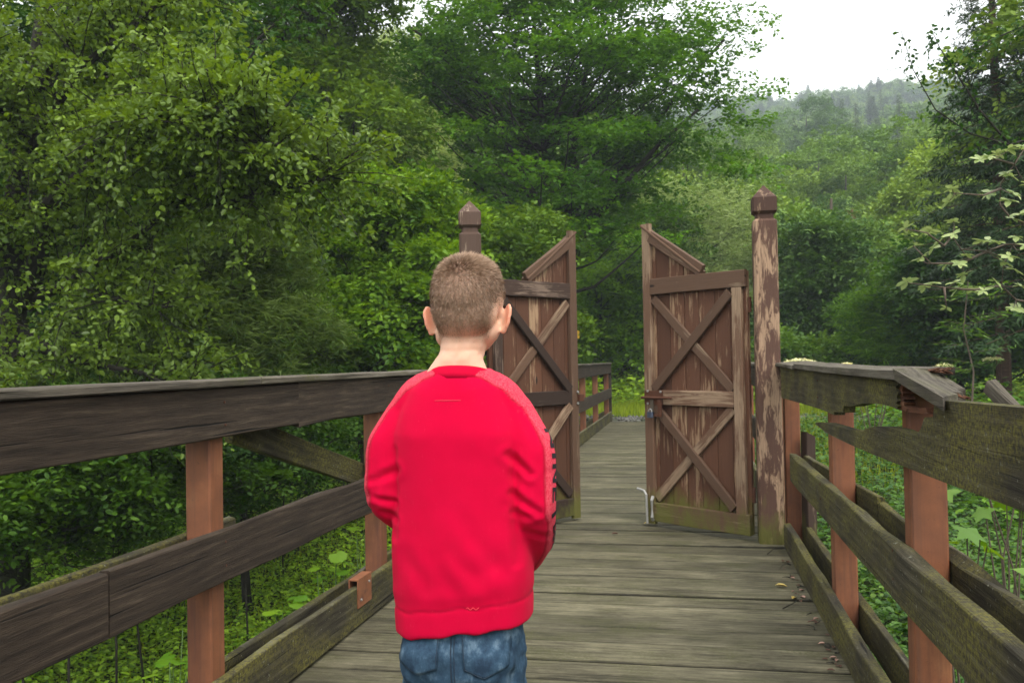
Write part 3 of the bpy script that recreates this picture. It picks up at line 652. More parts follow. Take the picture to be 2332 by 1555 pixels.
# -- left: the near alder with its long low limbs
r_ = np.random.default_rng(21)
A0 = at(28, 860, 8.6); A0[2] = gz(A0[0], A0[1])-.1
tp = [A0, at(26, 640, 8.5), at(42, 440, 8.4), at(70, 250, 8.5), at(95, 60, 8.6), at(120, -160, 8.8)]
aroot = plant_root('alder_tree', A0, 'tall alder with long arching limbs and round pale leaves over the left railing', 'tree')
mb = MB(); mb.add(*tube_arrays(tp, [.16, .13, .115, .095, .07, .045], 9))
tp2 = [at(60, 700, 8.5), at(120, 470, 8.3), at(200, 330, 8.1), at(330, 215, 7.8), at(470, 150, 7.6)]
limbs = [tp2,
 [at(35, 520, 8.45), at(120, 455, 8.1), at(205, 375, 7.8), at(330, 322, 7.4), at(500, 313, 7.1), at(640, 330, 6.9)],
 [at(40, 700, 8.6), at(140, 650, 8.3), at(260, 575, 8.0), at(360, 500, 7.8), at(402, 452, 7.7), at(455, 385, 7.6)],
 [at(402, 452, 7.7), at(500, 462, 7.5), at(620, 440, 7.3), at(760, 400, 7.2)],
 [at(50, 420, 8.4), at(90, 300, 8.2), at(180, 160, 7.9), at(300, 60, 7.7), at(420, -40, 7.7)],
 [at(75, 230, 8.5), at(200, 20, 8.2), at(310, -60, 8)], [at(60, 330, 8.4), at(-20, 200, 8.0), at(-120, 120, 7.6)],
 [at(30, 600, 8.5), at(-60, 480, 8.0), at(-160, 420, 7.6)], [at(190, 350, 7.9), at(300, 270, 7.3), at(430, 250, 7.0), at(560, 250, 6.8)],
 [at(140, 650, 8.3), at(260, 680, 7.8), at(380, 700, 7.5)], [at(60, 760, 8.5), at(160, 820, 8.0), at(330, 850, 7.7), at(420, 900, 7.5)], [at(30, 800, 8.5), at(-40, 900, 7.8), at(60, 1000, 7.2)]]
for k_, lb in enumerate(limbs):
    r0 = [.07, .055, .045, .028, .05, .04, .05, .05, .035, .03, .03, .03][k_]; mb.add(*tube_arrays(lb, np.linspace(r0*1.25, .012, len(lb)), 6))
def path_pts(pts, n, r, spread):
    P = np.array(pts); t = r.uniform(.12, 1, n)*(len(P)-1); i = np.minimum(t.astype(int), len(P)-2); f = (t-i)[:, None]
    return P[i]*(1-f)+P[i+1]*f
SP, SD, ST = [], [], []
dens = [80, 105, 75, 85, 90, 70, 60, 60, 105, 45, 55, 60]
for lb, n in zip(limbs, dens):
    B = path_pts(lb, n, r_, 0); end = np.array(lb[-1])-np.array(lb[0])
    for b in B:
        d = unit(unit(end)*.5+r_.normal(0, .75, 3)+np.array([0, .22, .28])); ln = r_.uniform(.25, .85); q = b+d*ln; q[2] -= .10*ln
        pts = limb(b, q, r_, 4, .06, -.05); mb.add(*tube_arrays(pts, [.008, .006, .005, .003], 3, False))
        m = r_.integers(8, 15); t = r_.uniform(.2, 1, m); i = np.minimum((t*3).astype(int), 2)
        bt = r_.uniform(0, .75)
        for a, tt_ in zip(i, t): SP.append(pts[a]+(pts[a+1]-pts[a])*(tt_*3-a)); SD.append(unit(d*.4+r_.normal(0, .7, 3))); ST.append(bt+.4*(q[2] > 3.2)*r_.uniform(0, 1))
V, Fs, tt = sprays(np.array(SP), np.array(SD), r_, 6, .20, .050, T_ROUND, .8, .35, tint=np.clip(ST, 0, 1), tv=.25, flat=.62)
WV, WF = mb.arrays(); child_mesh('trunk', WV, WF, M_BARK, aroot, smooth=True); child_mesh('crown', V, Fs, LF_ALDER, aroot, {'tint': tt})
# thicker leafage deeper in the same thicket
def base_at(px, dep):
    c = at(px, 860, dep); return np.array([c[0], c[1], gz(c[0], c[1])-.1])
def upto(base, px, py, dep, n=5, r=None):
    q = at(px, py, dep); return limb(base, q, np.random.default_rng(int(px+py)), n, .03, 0)
b = base_at(120, 11.5)
tree('alder_tree', 'dark alder standing close behind the arching one at the far left', 'tree', b, upto(b, 150, -100, 11.5), np.linspace(.15, .05, 5),
     [E_(120, 200, 11.5, 420, 420, 1.8), E_(420, 180, 12, 330, 300, 1.6), E_(150, 650, 11.5, 420, 300, 1.6), E_(-150, 300, 10.5, 300, 500, 1.6)], 110, .62, .55, 70, T_ROUND, .062, 7, .24, LF_DARK, M_BARK, 31, droop=.3, tints=(0, .6))
for px_, dep_, lab_, hh, sd_ in ((150, 7.2, 'dark low bush under the alder, left of the nearest red post', 1070, 61), (330, 8.2, 'dark low bush under the alder, just behind the nearest red post', 1030, 62), (-60, 6.6, 'dark low bush at the left edge under the alder', 1150, 63), (640, 11.5, 'dark low bush in the hollow behind the diagonal brace', 1000, 64), (40, 7.1, 'dark low bush in front of the alder trunk under the top rail', 1190, 66), (260, 7.9, 'dark low bush left of the nearest red post, over the middle board', 1160, 67), (560, 9.3, 'dark low bush right of the nearest red post, over the middle board', 1090, 68), (470, 9.6, 'dark low bush between the red post and the diagonal brace', 985, 65)):
    b = base_at(px_, dep_)
    tree('low_bush', lab_, 'bush', b, upto(b, px_, hh-60, dep_, 4), [.012, .010, .008, .005], [E_(px_, hh, dep_, 150, 110, .8), E_(px_+90, hh-70, dep_+.4, 110, 90, .7), E_(px_-100, hh-50, dep_+.3, 120, 110, .7)], 45, .26, .55, 60, T_OVAL, .055, 6, .17, LF_DARK, M_BARK, sd_, tints=(0, .9))
b = base_at(560, 10.5)
tree('willow_bush', 'grey green willow bush with narrow leaves above the left railing', 'bush', b, upto(b, 560, 560, 10.5), np.linspace(.06, .02, 5),
     [E_(540, 690, 10.3, 150, 210, .9), E_(430, 760, 10.2, 170, 150, .9), E_(620, 800, 10.4, 110, 150, .8), E_(470, 900, 10.0, 200, 130, .8), E_(560, 590, 10.5, 110, 120, .7)], 90, .33, .75, 80, T_LONG, .105, 7, .22, LF_WILLOW, M_BARK, 32, droop=.25, up=.35, tints=(.1, .9))
b = base_at(840, 13.5)
tree('hazel_bush', 'bright green leafy bush rising behind the railing left of the boy', 'bush', b, upto(b, 840, 430, 13.5), np.linspace(.09, .03, 5),
     [E_(830, 560, 13.5, 190, 170, 1.2), E_(760, 700, 13, 150, 190, 1.1), E_(960, 640, 13.5, 130, 200, 1.2), E_(900, 760, 13, 200, 130, 1.2), E_(700, 800, 12.6, 110, 110, .9), E_(980, 480, 14, 90, 90, .9)], 130, .42, .5, 80, T_OVAL, .082, 7, .26, LF_HAZEL, M_BARK, 33, droop=.15, tints=(.05, 1))
b = base_at(1000, 16)
tree('hazel_bush', 'leafy bush behind the left gate post and the head of the boy', 'bush', b, upto(b, 1060, 520, 16), np.linspace(.09, .03, 5),
     [E_(1060, 640, 16, 170, 170, 1.3), E_(1180, 700, 16.5, 130, 160, 1.2), E_(960, 780, 15.5, 160, 110, 1.2), E_(1150, 560, 17, 120, 90, 1.2)], 90, .45, .5, 70, T_OVAL, .09, 6, .28, LF_DARK, M_BARK, 34, droop=.15, tints=(.2, 1))
b = base_at(700, 19)
tree('broadleaf_tree', 'tall dark tree rising between the near alder and the big layered tree', 'tree', b, upto(b, 730, -150, 19, 6), np.linspace(.22, .06, 6),
     [E_(700, 60, 19, 200, 190, 2.4), E_(560, 180, 18.5, 180, 200, 2.2), E_(720, 300, 18.5, 170, 140, 2.), E_(600, 420, 18, 180, 140, 2.), E_(780, 430, 18, 120, 100, 1.6), E_(720, -120, 19, 190, 130, 2.2), E_(820, 320, 18.5, 90, 130, 1.6)], 170, .75, .55, 70, T_OVAL, .12, 6, .38, LF_DARK, M_BARK, 35, droop=.15, tints=(.1, 1))
b = base_at(300, 17)
tree('broadleaf_tree', 'dark tree deep in the thicket behind the left alder', 'tree', b, upto(b, 330, -100, 17, 6), np.linspace(.2, .06, 6),
     [E_(330, 60, 17, 260, 220, 2.2), E_(380, 330, 17, 260, 200, 2.2), E_(420, 600, 16.5, 260, 200, 2.), E_(80, 400, 17, 260, 400, 2.), E_(330, 850, 15.5, 330, 140, 2.)], 170, .75, .55, 55, T_OVAL, .12, 6, .38, LF_DARK, M_BARK, 36, droop=.15, tints=(0, .5))
b = base_at(860, 30)
tree('pale_willow_tree', 'pale silvery willow between the dark trees, upper middle', 'tree', b, upto(b, 850, 180, 30, 6), np.linspace(.18, .06, 6),
     [E_(830, 215, 30, 90, 90, 1.6), E_(890, 260, 30, 70, 80, 1.5), E_(900, 170, 31, 60, 90, 1.4), E_(870, 400, 29, 110, 110, 1.8), E_(960, 380, 29, 80, 110, 1.6)], 90, .65, .8, 60, T_LONG, .26, 7, .5, LF_PALE, M_BARK, 37, droop=.3, up=.2, tints=(.1, .9))
b = base_at(960, 38)
tree('broadleaf_tree', 'dark bluish tree in shade left of the big layered tree', 'tree', b, upto(b, 960, 260, 38, 6), np.linspace(.25, .08, 6),
     [E_(960, 330, 38, 90, 130, 2.2), E_(1020, 200, 40, 110, 160, 2.4), E_(930, 480, 36, 120, 130, 2.)], 80, 1.0, .6, 45, T_OVAL, .22, 6, .6, LF_DARK, M_BARK, 38, tints=(0, .5))

# -- the big layered hornbeam beyond the gate
hb0 = base_at(1250, 22); r_ = np.random.default_rng(44)
env = [E_(1240, 150, 22, 300, 190, 3.0), E_(1080, 90, 22, 190, 150, 2.4), E_(1430, 210, 22, 260, 170, 2.6), E_(1560, 120, 22, 170, 110, 1.8), E_(1610, 290, 21.5, 130, 90, 1.6), E_(1640, 395, 21.5, 130, 30, 1.3),
       E_(1250, 380, 21, 280, 110, 2.6), E_(1180, 520, 21, 180, 80, 2.0), E_(1400, 470, 21, 160, 90, 2.0), E_(990, 200, 22, 110, 110, 1.6), E_(1330, -60, 22, 330, 100, 2.6), E_(1040, 330, 21.5, 110, 50, 1.5), E_(1480, 340, 21.5, 160, 60, 1.8)]
bl = sub_blobs(env, 300, .80, .15, r_, .25)
ex = []
for px, py, w in ((1700, 60, 40), (1690, 110, 34), (1650, 70, 40), (1720, 270, 34), (1700, 300, 30), (1740, 410, 28), (1770, 420, 16), (1700, 390, 40), (950, 110, 40), (900, 70, 30), (935, 30, 36), (880, 20, 22), (1620, 160, 45), (1660, 200, 35), (1600, 30, 45), (1730, 60, 24), (1755, 62, 12)):
    c = at(px, py, 21.5+r_.uniform(-.6, .6)); k_ = 21.5/F_PX; ex.append((*c, w*k_, w*k_, w*k_*.28))
bl = np.concatenate([bl, np.array(ex)])
P, d, idx = blob_points(bl, 36, r_, .3)
D = d*np.array([1, 1, .12])+r_.normal(0, .25, d.shape)
V, Fs, tt = sprays(P, D, r_, 7, .34, .110, T_OVAL, .9, .12, tint=r_.uniform(.05, .95, len(bl))[idx], tv=.2, flat=.93)
hroot = plant_root('hornbeam_tree', hb0, 'big layered green tree with several dark stems right behind the gate', 'tree')
mb = MB()
stems = [([hb0, at(1262, 700, 22), at(1258, 560, 22), at(1255, 470, 22), at(1240, 330, 22), at(1225, 180, 22), at(1215, 20, 22)], .17),
         ([hb0+[.15, .1, 0], at(1290, 700, 22), at(1296, 560, 22.1), at(1298, 400, 22.2), at(1320, 250, 22.2), at(1350, 60, 22.3)], .16),
         ([at(1275, 620, 21.9), at(1240, 500, 21.6), at(1205, 420, 21.5), at(1150, 320, 21.3), at(1100, 200, 21.3)], .09),
         ([at(1290, 600, 22), at(1340, 520, 21.6), at(1420, 420, 21.2), at(1500, 330, 21), at(1590, 250, 21)], .085),
         ([at(1300, 560, 22), at(1380, 440, 22.2), at(1480, 300, 22.4), at(1560, 190, 22.4), at(1650, 90, 22)], .075),
         ([at(1260, 500, 22), at(1232, 380, 22), at(1165, 290, 22.2), at(1060, 150, 22.2), at(930, 60, 22)], .07)]
for s, r0 in stems: mb.add(*tube_arrays(s, np.linspace(r0*1.25, .035, len(s)), 8))
tr_ = np.array(stems[0][0]); WB = woody(stems[0][0], np.linspace(.1, .03, 7), bl[:300], r_, 2, 2, .010); V2, F2 = WB.arrays(); mb.add(V2, F2)
WV, WF = mb.arrays(); child_mesh('trunk', WV, WF, M_BARK, hroot, smooth=True); child_mesh('crown', V, Fs, LF_HORN, hroot, {'tint': tt})

# -- shrubs beyond the meadow
def shrub(px, dep, label, parts, mat, T, leaf, seed, nb=60, size=.5, per=50, name='shrub', cat='shrub', nl=6, flat=.65, tints=(.05, .95), up=.1, droop=.15, group=None, L=None):
    b = base_at(px, dep); top = parts[0]
    return tree(name, label, cat, b, upto(b, top[0], top[1]-top[3]*.3, dep, 5), np.linspace(.05+dep*.003, .02, 5), [E_(p[0], p[1], dep+(p[4] if len(p) > 4 else 0), p[2], p[3]) for p in parts],
                nb, size, flat, per, T, leaf, nl, L or leaf*3.2, mat, M_BARK, seed, tints=tints, up=up, droop=droop, group=group)
shrub(1370, 25, 'round leafy shrub in the gap between the gate leaves', [(1370, 700, 95, 110), (1440, 760, 70, 90), (1350, 800, 80, 60), (1440, 640, 80, 90)], LF_HERB, T_OVAL, .11, 51, 90, .42)
shrub(1420, 30, 'tall dark shrub above the meadow behind the round one', [(1400, 600, 130, 110), (1330, 650, 90, 120), (1480, 560, 110, 90)], LF_DARK, T_OVAL, .14, 52, 90, .6)
shrub(1560, 33, 'silvery grey green willow shrub behind the right gate leaf', [(1580, 560, 110, 110), (1660, 600, 80, 120), (1510, 540, 80, 80), (1600, 700, 150, 120)], LF_PALE, T_LONG, .26, 53, 100, .55, up=.45, tints=(0, .6))
shrub(1640, 40, 'green shrub between the slope and the top of the right gate leaf', [(1640, 490, 110, 60), (1560, 450, 90, 50), (1720, 520, 80, 90)], LF_SLOPE, T_OVAL, .17, 54, 80, .65)
shrub(1840, 25, 'dense grey green bush right of the tall gate post', [(1850, 620, 90, 110), (1900, 720, 90, 110), (1820, 750, 60, 90), (1950, 790, 80, 60)], LF_SLOPE2, T_OVAL, .12, 55, 110, .5, nl=7)
shrub(1900, 31, 'taller green shrub behind the grey green bush', [(1880, 560, 80, 60), (1960, 620, 90, 110), (1820, 560, 60, 70)], LF_SLOPE, T_OVAL, .15, 56, 80, .6)
shrub(2060, 21, 'yellowish green bush above the broken railing', [(2050, 770, 80, 70), (2110, 800, 80, 60), (2000, 740, 50, 60)], LF_HERB, T_LONG, .16, 57, 80, .38, up=.4, nl=7)
shrub(2180, 20, 'leafy dark bush under the spruce', [(2190, 740, 110, 110), (2290, 780, 100, 100), (2120, 660, 70, 90)], LF_HERBD, T_OVAL, .13, 58, 90, .5)
shrub(2090, 34, 'green bush standing between the slope and the spruce', [(2070, 560, 90, 130), (2140, 440, 90, 120), (2030, 680, 90, 80)], LF_SLOPE, T_OVAL, .16, 59, 110, .65, name='broadleaf_tree', cat='tree')
shrub(1780, 22, 'low bush at the foot of the gate post', [(1790, 810, 60, 40), (1850, 815, 60, 30)], LF_HERBD, T_OVAL, .10, 60, 40, .3)

# -- spruce
def spruce_mesh(h, rad, seed, leaf=.13, dens=1., bare=0., low=.08):
    r = np.random.default_rng(seed); SCL = []; mb = MB(); mb.add(*tube_arrays([(0, 0, -.2), (.02, 0, h*.4), (-.01, .02, h*.8), (0, 0, h)], [h*.013, h*.009, h*.004, .008], 7))
    P, D = [], []; z = h*low
    while z < h*.985:
        f = 1-z/h; Lb = rad*f*r.uniform(.75, 1.1)+.03
        for a in np.arange(5)*2*math.pi/5+r.uniform(0, 6):
            L1 = Lb*r.uniform(.75, 1.1); a += r.normal(0, .2); dv = np.array([math.cos(a), math.sin(a), 0]); zz = z+r.uniform(-.1, .1)
            t = np.linspace(0, 1, 6)[:, None]; pts = np.array([0, 0, zz])+dv*L1*t+np.array([0, 0, 1.])*L1*(.10*t-.42*t**2+.16*t**3)
            mb.add(*tube_arrays(pts, np.linspace(.008+.012*f*h/12, .004, 6), 3, False))
            n = max(4, int(L1/leaf*4.6*dens)); tt_ = r.uniform(.12, 1, n); i = np.minimum((tt_*5).astype(int), 4); base = pts[i]+(pts[i+1]-pts[i])*(tt_*5-i)[:, None]
            sd_ = np.where(np.arange(n) % 2 == 0, 1., -1.)[:, None]; lat = np.array([-dv[1], dv[0], 0])*sd_
            w = (1-tt_)[:, None]*L1*.42*r.uniform(.2, 1, (n, 1)); SCL.append(np.full(n, .35+.65*min(1, f*2.2))); P.append(base+lat*w+r.normal(0, .02, (n, 3))-np.array([0, 0, 1])*w*.22); D.append(dv*.8+lat*.7+r.normal(0, .2, (n, 3))+np.array([0, 0, -.35]))
        z += h*.022*r.uniform(.8, 1.25)+.03
    P = np.concatenate(P); D = np.concatenate(D); SCL = np.concatenate(SCL)
    V, Fs, tt_ = sprays(P, D, r, 6, leaf*1.3*SCL, leaf*SCL, T_NEED, .55, .15, tint=r.uniform(0, 1, len(P)), tv=.2, flat=.85)
    return mb, (V, Fs, tt_)
def put_spruce(px, dep, top_y, rad, label, seed, leaf, dens=1., mat=None, group=None, low=.08, bark=None):
    b = base_at(px, dep); top = at(px, top_y, dep); h = top[2]-b[2]
    root = plant_root('spruce_tree', b, label, 'tree', group); mb, (V, Fs, tt_) = spruce_mesh(h, rad, seed, leaf, dens, low=low); WV, WF = mb.arrays()
    child_mesh('trunk', WV+b, WF, bark or M_BARKR, root, smooth=True); child_mesh('crown', V+b, Fs, mat or LF_SPRUCE, root, {'tint': tt_}); return root
put_spruce(2285, 17.5, -420, 2.35, 'tall spruce with a reddish trunk at the right edge', 71, .15, 1.15, low=.25)
put_spruce(2430, 14.5, -300, 2.4, 'spruce at the far right, partly outside the picture', 72, .14, 1., low=.2)
put_spruce(1950, 36, 470, .95, 'slender withered brown spruce on the slope', 73, .2, .7, mat=LF_BROWN)
b = base_at(1893, 42); q = at(1893, 452, 42)
tag(mobj('bare_snag', *(lambda v, f: (v, f))(*tube_arrays([b, (b+q)/2, q], [.12, .10, .06], 7)), M_TWIG), 'thin bare dead trunk standing up out of the slope bushes', 'dead tree')

# -- thin-leaved branch and the whorled sapling at the right
r_ = np.random.default_rng(9); d0 = 6.2
wb = np.array([*at(2480, 900, 6.3)[:2], 0]); wb[2] = gz(wb[0], wb[1])-.1
wroot = plant_root('whorled_sapling', wb, 'sapling with whorls of pale glossy leaves reaching in from the right edge', 'sapling')
mb = MB(); main = [wb, at(2470, 800, 6.3), at(2430, 620, 6.25), at(2400, 420, 6.2), at(2370, 250, 6.2)]; mb.add(*tube_arrays(main, [.035, .03, .024, .018, .010], 7))
brs = [[at(2425, 590, 6.25), at(2332, 557, d0), at(2289, 557, d0), at(2248, 572, 6.15), at(2189, 568, 6.1), at(2168, 538, 6.1)],
       [at(2425, 640, 6.25), at(2360, 690, 6.2), at(2314, 683, d0), at(2281, 651, d0), at(2285, 605, d0), at(2306, 559, d0)],
       [at(2405, 480, 6.2), at(2340, 510, 6.2), at(2302, 497, d0), at(2277, 467, d0), at(2279, 417, d0), at(2310, 375, d0), at(2332, 340, d0)],
       [at(2248, 572, 6.15), at(2190, 600, 6.1), at(2120, 600, 6.0), at(2080, 560, 6.0)], [at(2281, 651, d0), at(2220, 660, 6.1), at(2150, 655, 6.), at(2080, 645, 6.)],
       [at(2279, 430, d0), at(2240, 445, 6.1), at(2175, 440, 6.1)], [at(2168, 538, 6.1), at(2150, 560, 6.05), at(2110, 530, 6.0), at(2065, 522, 6.0)], [at(2310, 375, d0), at(2260, 360, 6.1), at(2235, 362, 6.1)], [at(2150, 655, 6.), at(2155, 700, 6.)]]
for lb in brs: mb.add(*tube_arrays(lb, np.linspace(.010, .003, len(lb)), 5))
WP = [(2061, 520), (2118, 526), (2141, 547), (2172, 534), (2084, 559), (2126, 563), (2095, 589), (2155, 601), (2185, 601), (2201, 580), (2066, 641), (2105, 653), (2122, 645), (2176, 643), (2193, 626), (2181, 658), (2214, 658), (2239, 662), (2268, 641), (2155, 701), (2168, 430), (2160, 459), (2178, 446), (2172, 503), (2252, 356), (2231, 363), (2273, 350), (2298, 340), (2327, 333), (2302, 400), (2290, 396), (2252, 438), (2310, 438), (2298, 455), (2306, 497), (2323, 488), (2252, 547), (2268, 551), (2239, 549), (2314, 538), (2298, 584), (2310, 614), (2289, 597), (2323, 651), (2319, 701), (2306, 701), (2340, 560), (2345, 420), (2350, 640), (2380, 500), (2360, 360), (2390, 700), (2400, 300)]
allb = np.concatenate([np.array(x) for x in brs]+[np.array(main)])
P, D, N, Sz, Tt = [], [], [], [], []
for px, py in WP:
    c = at(px, py, 6.1+r_.uniform(-.12, .12)); j = np.argmin(np.linalg.norm(allb-c, axis=1)); mb.add(*tube_arrays(limb(allb[j], c, r_, 4, .05), [.004, .0035, .003, .002], 3, False))
    ax = unit(unit(c-allb[j])*.4+np.array([0, 0, .9])+r_.normal(0, .15, 3)); n = r_.integers(5, 8); a0 = r_.uniform(0, 6)
    u = unit(np.cross(ax, [1, 0, .1])); v = np.cross(ax, u)
    for i in range(n):
        a = a0+i*2*math.pi/n+r_.normal(0, .15); o_ = math.cos(a)*u+math.sin(a)*v
        P.append(c); D.append(o_+ax*r_.uniform(-.45, .35)); N.append(ax+r_.normal(0, .15, 3)); Sz.append(r_.uniform(.045, .082)); Tt.append(r_.uniform(.1, 1))
V, Fs, kk = leaf_arrays(T_OVAL, np.array(P), np.array(D), np.array(N), np.array(Sz))
WV, WF = mb.arrays(); child_mesh('trunk', WV, WF, M_TWIG, wroot, smooth=True); child_mesh('crown', V, Fs, LF_SAP, wroot, {'tint': np.repeat(Tt, kk)})
b = base_at(2520, 9); r_ = np.random.default_rng(10)
broot = plant_root('birch_tree', b, 'sparse leafy branches hanging against the sky from beyond the right edge', 'tree')
mb = MB(); mb.add(*tube_arrays([b, at(2520, 500, 9), at(2500, 200, 9), at(2470, -100, 9)], [.09, .07, .05, .03], 8))
bb = [[at(2505, 330, 9), at(2400, 300, 9), at(2300, 330, 8.9), at(2210, 305, 8.8), at(2130, 250, 8.8), at(2080, 160, 8.8), at(2052, 70, 8.8)], [at(2300, 330, 8.9), at(2230, 250, 8.9), at(2180, 170, 8.9), at(2140, 110, 8.9), at(2125, 75, 8.9)], [at(2480, 60, 9), at(2380, 40, 8.9), at(2260, 90, 8.8), at(2200, 130, 8.8)]]
SP, SD = [], []
for lb in bb:
    mb.add(*tube_arrays(lb, np.linspace(.014, .003, len(lb)), 5)); B = path_pts(lb, 55, r_, 0)
    for q in B: SP.append(q+r_.normal(0, .05, 3)); SD.append(r_.normal(0, 1, 3)+[0, 0, -.3])
V, Fs, tt = sprays(np.array(SP), np.array(SD), r_, 4, .13, .046, T_ROUND, .8, .5, flat=.4, tint=r_.uniform(0, .5, len(SP)))
WV, WF = mb.arrays(); child_mesh('trunk', WV, WF, M_BARK, broot, smooth=True); child_mesh('crown', V, Fs, LF_DARK, broot, {'tint': tt})
b = base_at(2212, 10.5); q = at(2205, 640, 10.5); r_ = np.random.default_rng(12)
sroot = plant_root('ash_sapling', b, 'thin straight sapling with feathery leaves behind the broken railing', 'sapling')
mb = MB(); stem = limb(b, q, r_, 6, .01, 0); mb.add(*tube_arrays(stem, np.linspace(.018, .006, 6), 6)); P, D = [], []
for i in range(34):
    t = r_.uniform(.3, 1); s0 = b+(q-b)*t; a = r_.uniform(0, 6.28); dv = np.array([math.cos(a), math.sin(a), .25]); P.append(s0); D.append(dv); mb.add(*tube_arrays([s0, s0+unit(dv)*.42-np.array([0, 0, .05])], [.003, .0015], 3, False))
V, Fs, tt = sprays(np.array(P), np.array(D), r_, 15, .45, .10, T_LONG, 1., .15, flat=.9); WV, WF = mb.arrays()
child_mesh('trunk', WV, WF, M_TWIG, sroot); child_mesh('crown', V, Fs, LF_HERBD, sroot, {'tint': tt})

# -- wooded slope: individual trees that share a few crowns
def proto(kind, seed):
    r = np.random.default_rng(seed)
    if kind == 'spruce':
        mb, (V, Fs, tt_) = spruce_mesh(13, 2.6, seed, .42, .55); WV, WF = mb.arrays(); return WV, WF, V, Fs, tt_
    if kind == 'round': env = [(0, 0, 6.5, 3.4, 3.4, 3.2), (.8, .4, 8.2, 2.3, 2.3, 2.2), (-1, -.5, 4, 3, 3, 2.4)]
    elif kind == 'wide': env = [(0, 0, 5.5, 4., 4., 2.6), (2, 0, 4.5, 2.4, 2.4, 2.4), (-2, .5, 5, 2.4, 2.4, 2.6), (.3, -1, 7.4, 2.2, 2.2, 1.8)]
    else: env = [(0, 0, 6.8, 2.1, 2.1, 4.6), (.3, 0, 10, 1.4, 1.4, 2.6), (0, .2, 3, 2.2, 2.2, 2)]
    bl = sub_blobs(env, 42, 1.25, .62, r, .85); P, d, idx = blob_points(bl, 95, r, .7, .93); D = d*np.array([1, 1, .5])+r.normal(0, .35, d.shape)+[0, 0, .1]
    V, Fs, tt_ = sprays(P, D, r, 7, .42, .16, T_OVAL, .9, .15, tint=r.uniform(.2, .85, len(bl))[idx], tv=.2)
    mb = woody([(0, 0, -.5), (.1, 0, 3), (0, .1, 6), (0, 0, 9)], [.2, .16, .1, .04], bl, r, 3, 1, .02); WV, WF = mb.arrays(); return WV, WF, V, Fs, tt_
protos = {}
for kind, seed in (('round', 1), ('wide', 2), ('tall', 3), ('spruce', 4)):
    WV, WF, V, Fs, tt_ = proto(kind, seed)
    for mi, mm in enumerate((LF_SLOPE, LF_SLOPE2) if kind != 'spruce' else (LF_SPRUCE,)):
        cm = mesh_data('crown', V, Fs, mm, False, {'tint': tt_}); protos[(kind, mi)] = (mesh_data('trunk', WV, WF, M_BARK, True), cm, float(V[:, 2].max()), float(np.abs(V[:, 0]).max()))
NAMEK = {'round': 'broadleaf_tree', 'wide': 'broadleaf_tree', 'tall': 'poplar_tree', 'spruce': 'spruce_tree'}
def place(kind, mi, x, y, h, rz, label, group, wide=1., z=None):
    tm, cm, ph, pw = protos[(kind, mi)]; s = h/ph; z = gz(x, y)-.2 if z is None else z
    root = bpy.data.objects.new(NAMEK[kind], None); tag(root, label, 'tree', group)
    m = Matrix.Translation((float(x), float(y), z)) @ Matrix.Rotation(rz, 4, 'Z') @ Matrix.Diagonal((s*wide, s*wide, s, 1)); link(root, None, m)
    for nm, me in (('trunk', tm), ('crown', cm)):
        o = bpy.data.objects.new(nm, me); link(o, root, m)
    return root
def place_px(kind, mi, px, top_y, dep, label, wide=1., group=None, rz=0):
    c = at(px, top_y, dep); z = gz(c[0], c[1]); return place(kind, mi, c[0], c[1], c[2]-z, rz, label, group, wide)
place_px('round', 0, 1862, 285, 56, 'rounded light green tree on the slope above the tall gate post', 1.15, rz=1)
place_px('round', 1, 1965, 262, 62, 'rounded green tree on the slope, right beside the light green one', 1.1, rz=2.5)
place_px('tall', 0, 2075, 262, 58, 'slim green tree on the slope left of the spruce', 1.1, rz=.6)
place_px('wide', 0, 1790, 420, 48, 'broad dark tree on the slope just right of the gate post tip', .9, rz=2)
place_px('wide', 1, 1905, 430, 46, 'broad tree low on the slope over the grey green bush', .9, rz=4)
place_px('round', 0, 2180, 240, 46, 'light green tree behind the spruce', 1.1, rz=3)
place_px('round', 0, 2040, 380, 45, 'bushy green tree halfway down the slope left of the spruce', 1., rz=5)
place_px('tall', 0, 2130, 330, 50, 'pointed yellow green tree tucked against the spruce', 1.2, rz=.2)
for i, (px_, ty, dp, k_, mi_, lb_) in enumerate([(1790, 330, 66, 'round', 1, 'dark green rounded tree behind the tip of the gate post'), (1925, 345, 50, 'wide', 0, 'bright rounded tree in the middle of the slope'), (2000, 330, 70, 'wide', 1, 'cool green tree high on the slope between two rounded ones'), (1850, 380, 50, 'round', 0, 'small rounded tree right above the gate post'), (1560, 400, 60, 'wide', 1, 'cool green tree on the slope seen over the right gate leaf'), (1660, 385, 66, 'round', 0, 'rounded tree on the slope left of the gate post'), (1720, 330, 84, 'wide', 1, 'dark bluish tree under the right end of the layered tree'), (1500, 380, 72, 'round', 1, 'dark tree on the slope behind the tip of the right gate leaf'), (2110, 400, 44, 'round', 0, 'bright bushy tree low at the foot of the spruce'), (1980, 440, 42, 'wide', 0, 'low bright tree next to the withered spruce')]):
    place_px(k_, mi_, px_, ty, dp, lb_, 1.1, rz=i*1.3)
place_px('round', 1, 1835, 205, 118, 'bluish round tree standing above the middle ridge', 1.0, rz=1)
place_px('round', 1, 1740, 250, 112, 'bluish round tree on the middle ridge behind the big layered tree', 1.0, rz=2)
place_px('spruce', 0, 1917, 222, 130, 'small dark spruce left on the middle ridge', .8)
place_px('spruce', 0, 1948, 232, 128, 'small dark spruce right beside another on the middle ridge', .8, rz=1)
place_px('spruce', 0, 2047, 212, 122, 'dark spruce sticking up from the middle ridge above the slope trees', 1., rz=2)
place_px('spruce', 0, 1978, 205, 200, 'far spruce on the skyline, left of a pair', .8); place_px('spruce', 0, 2005, 202, 200, 'far spruce on the skyline, right of a pair', .8, rz=1)
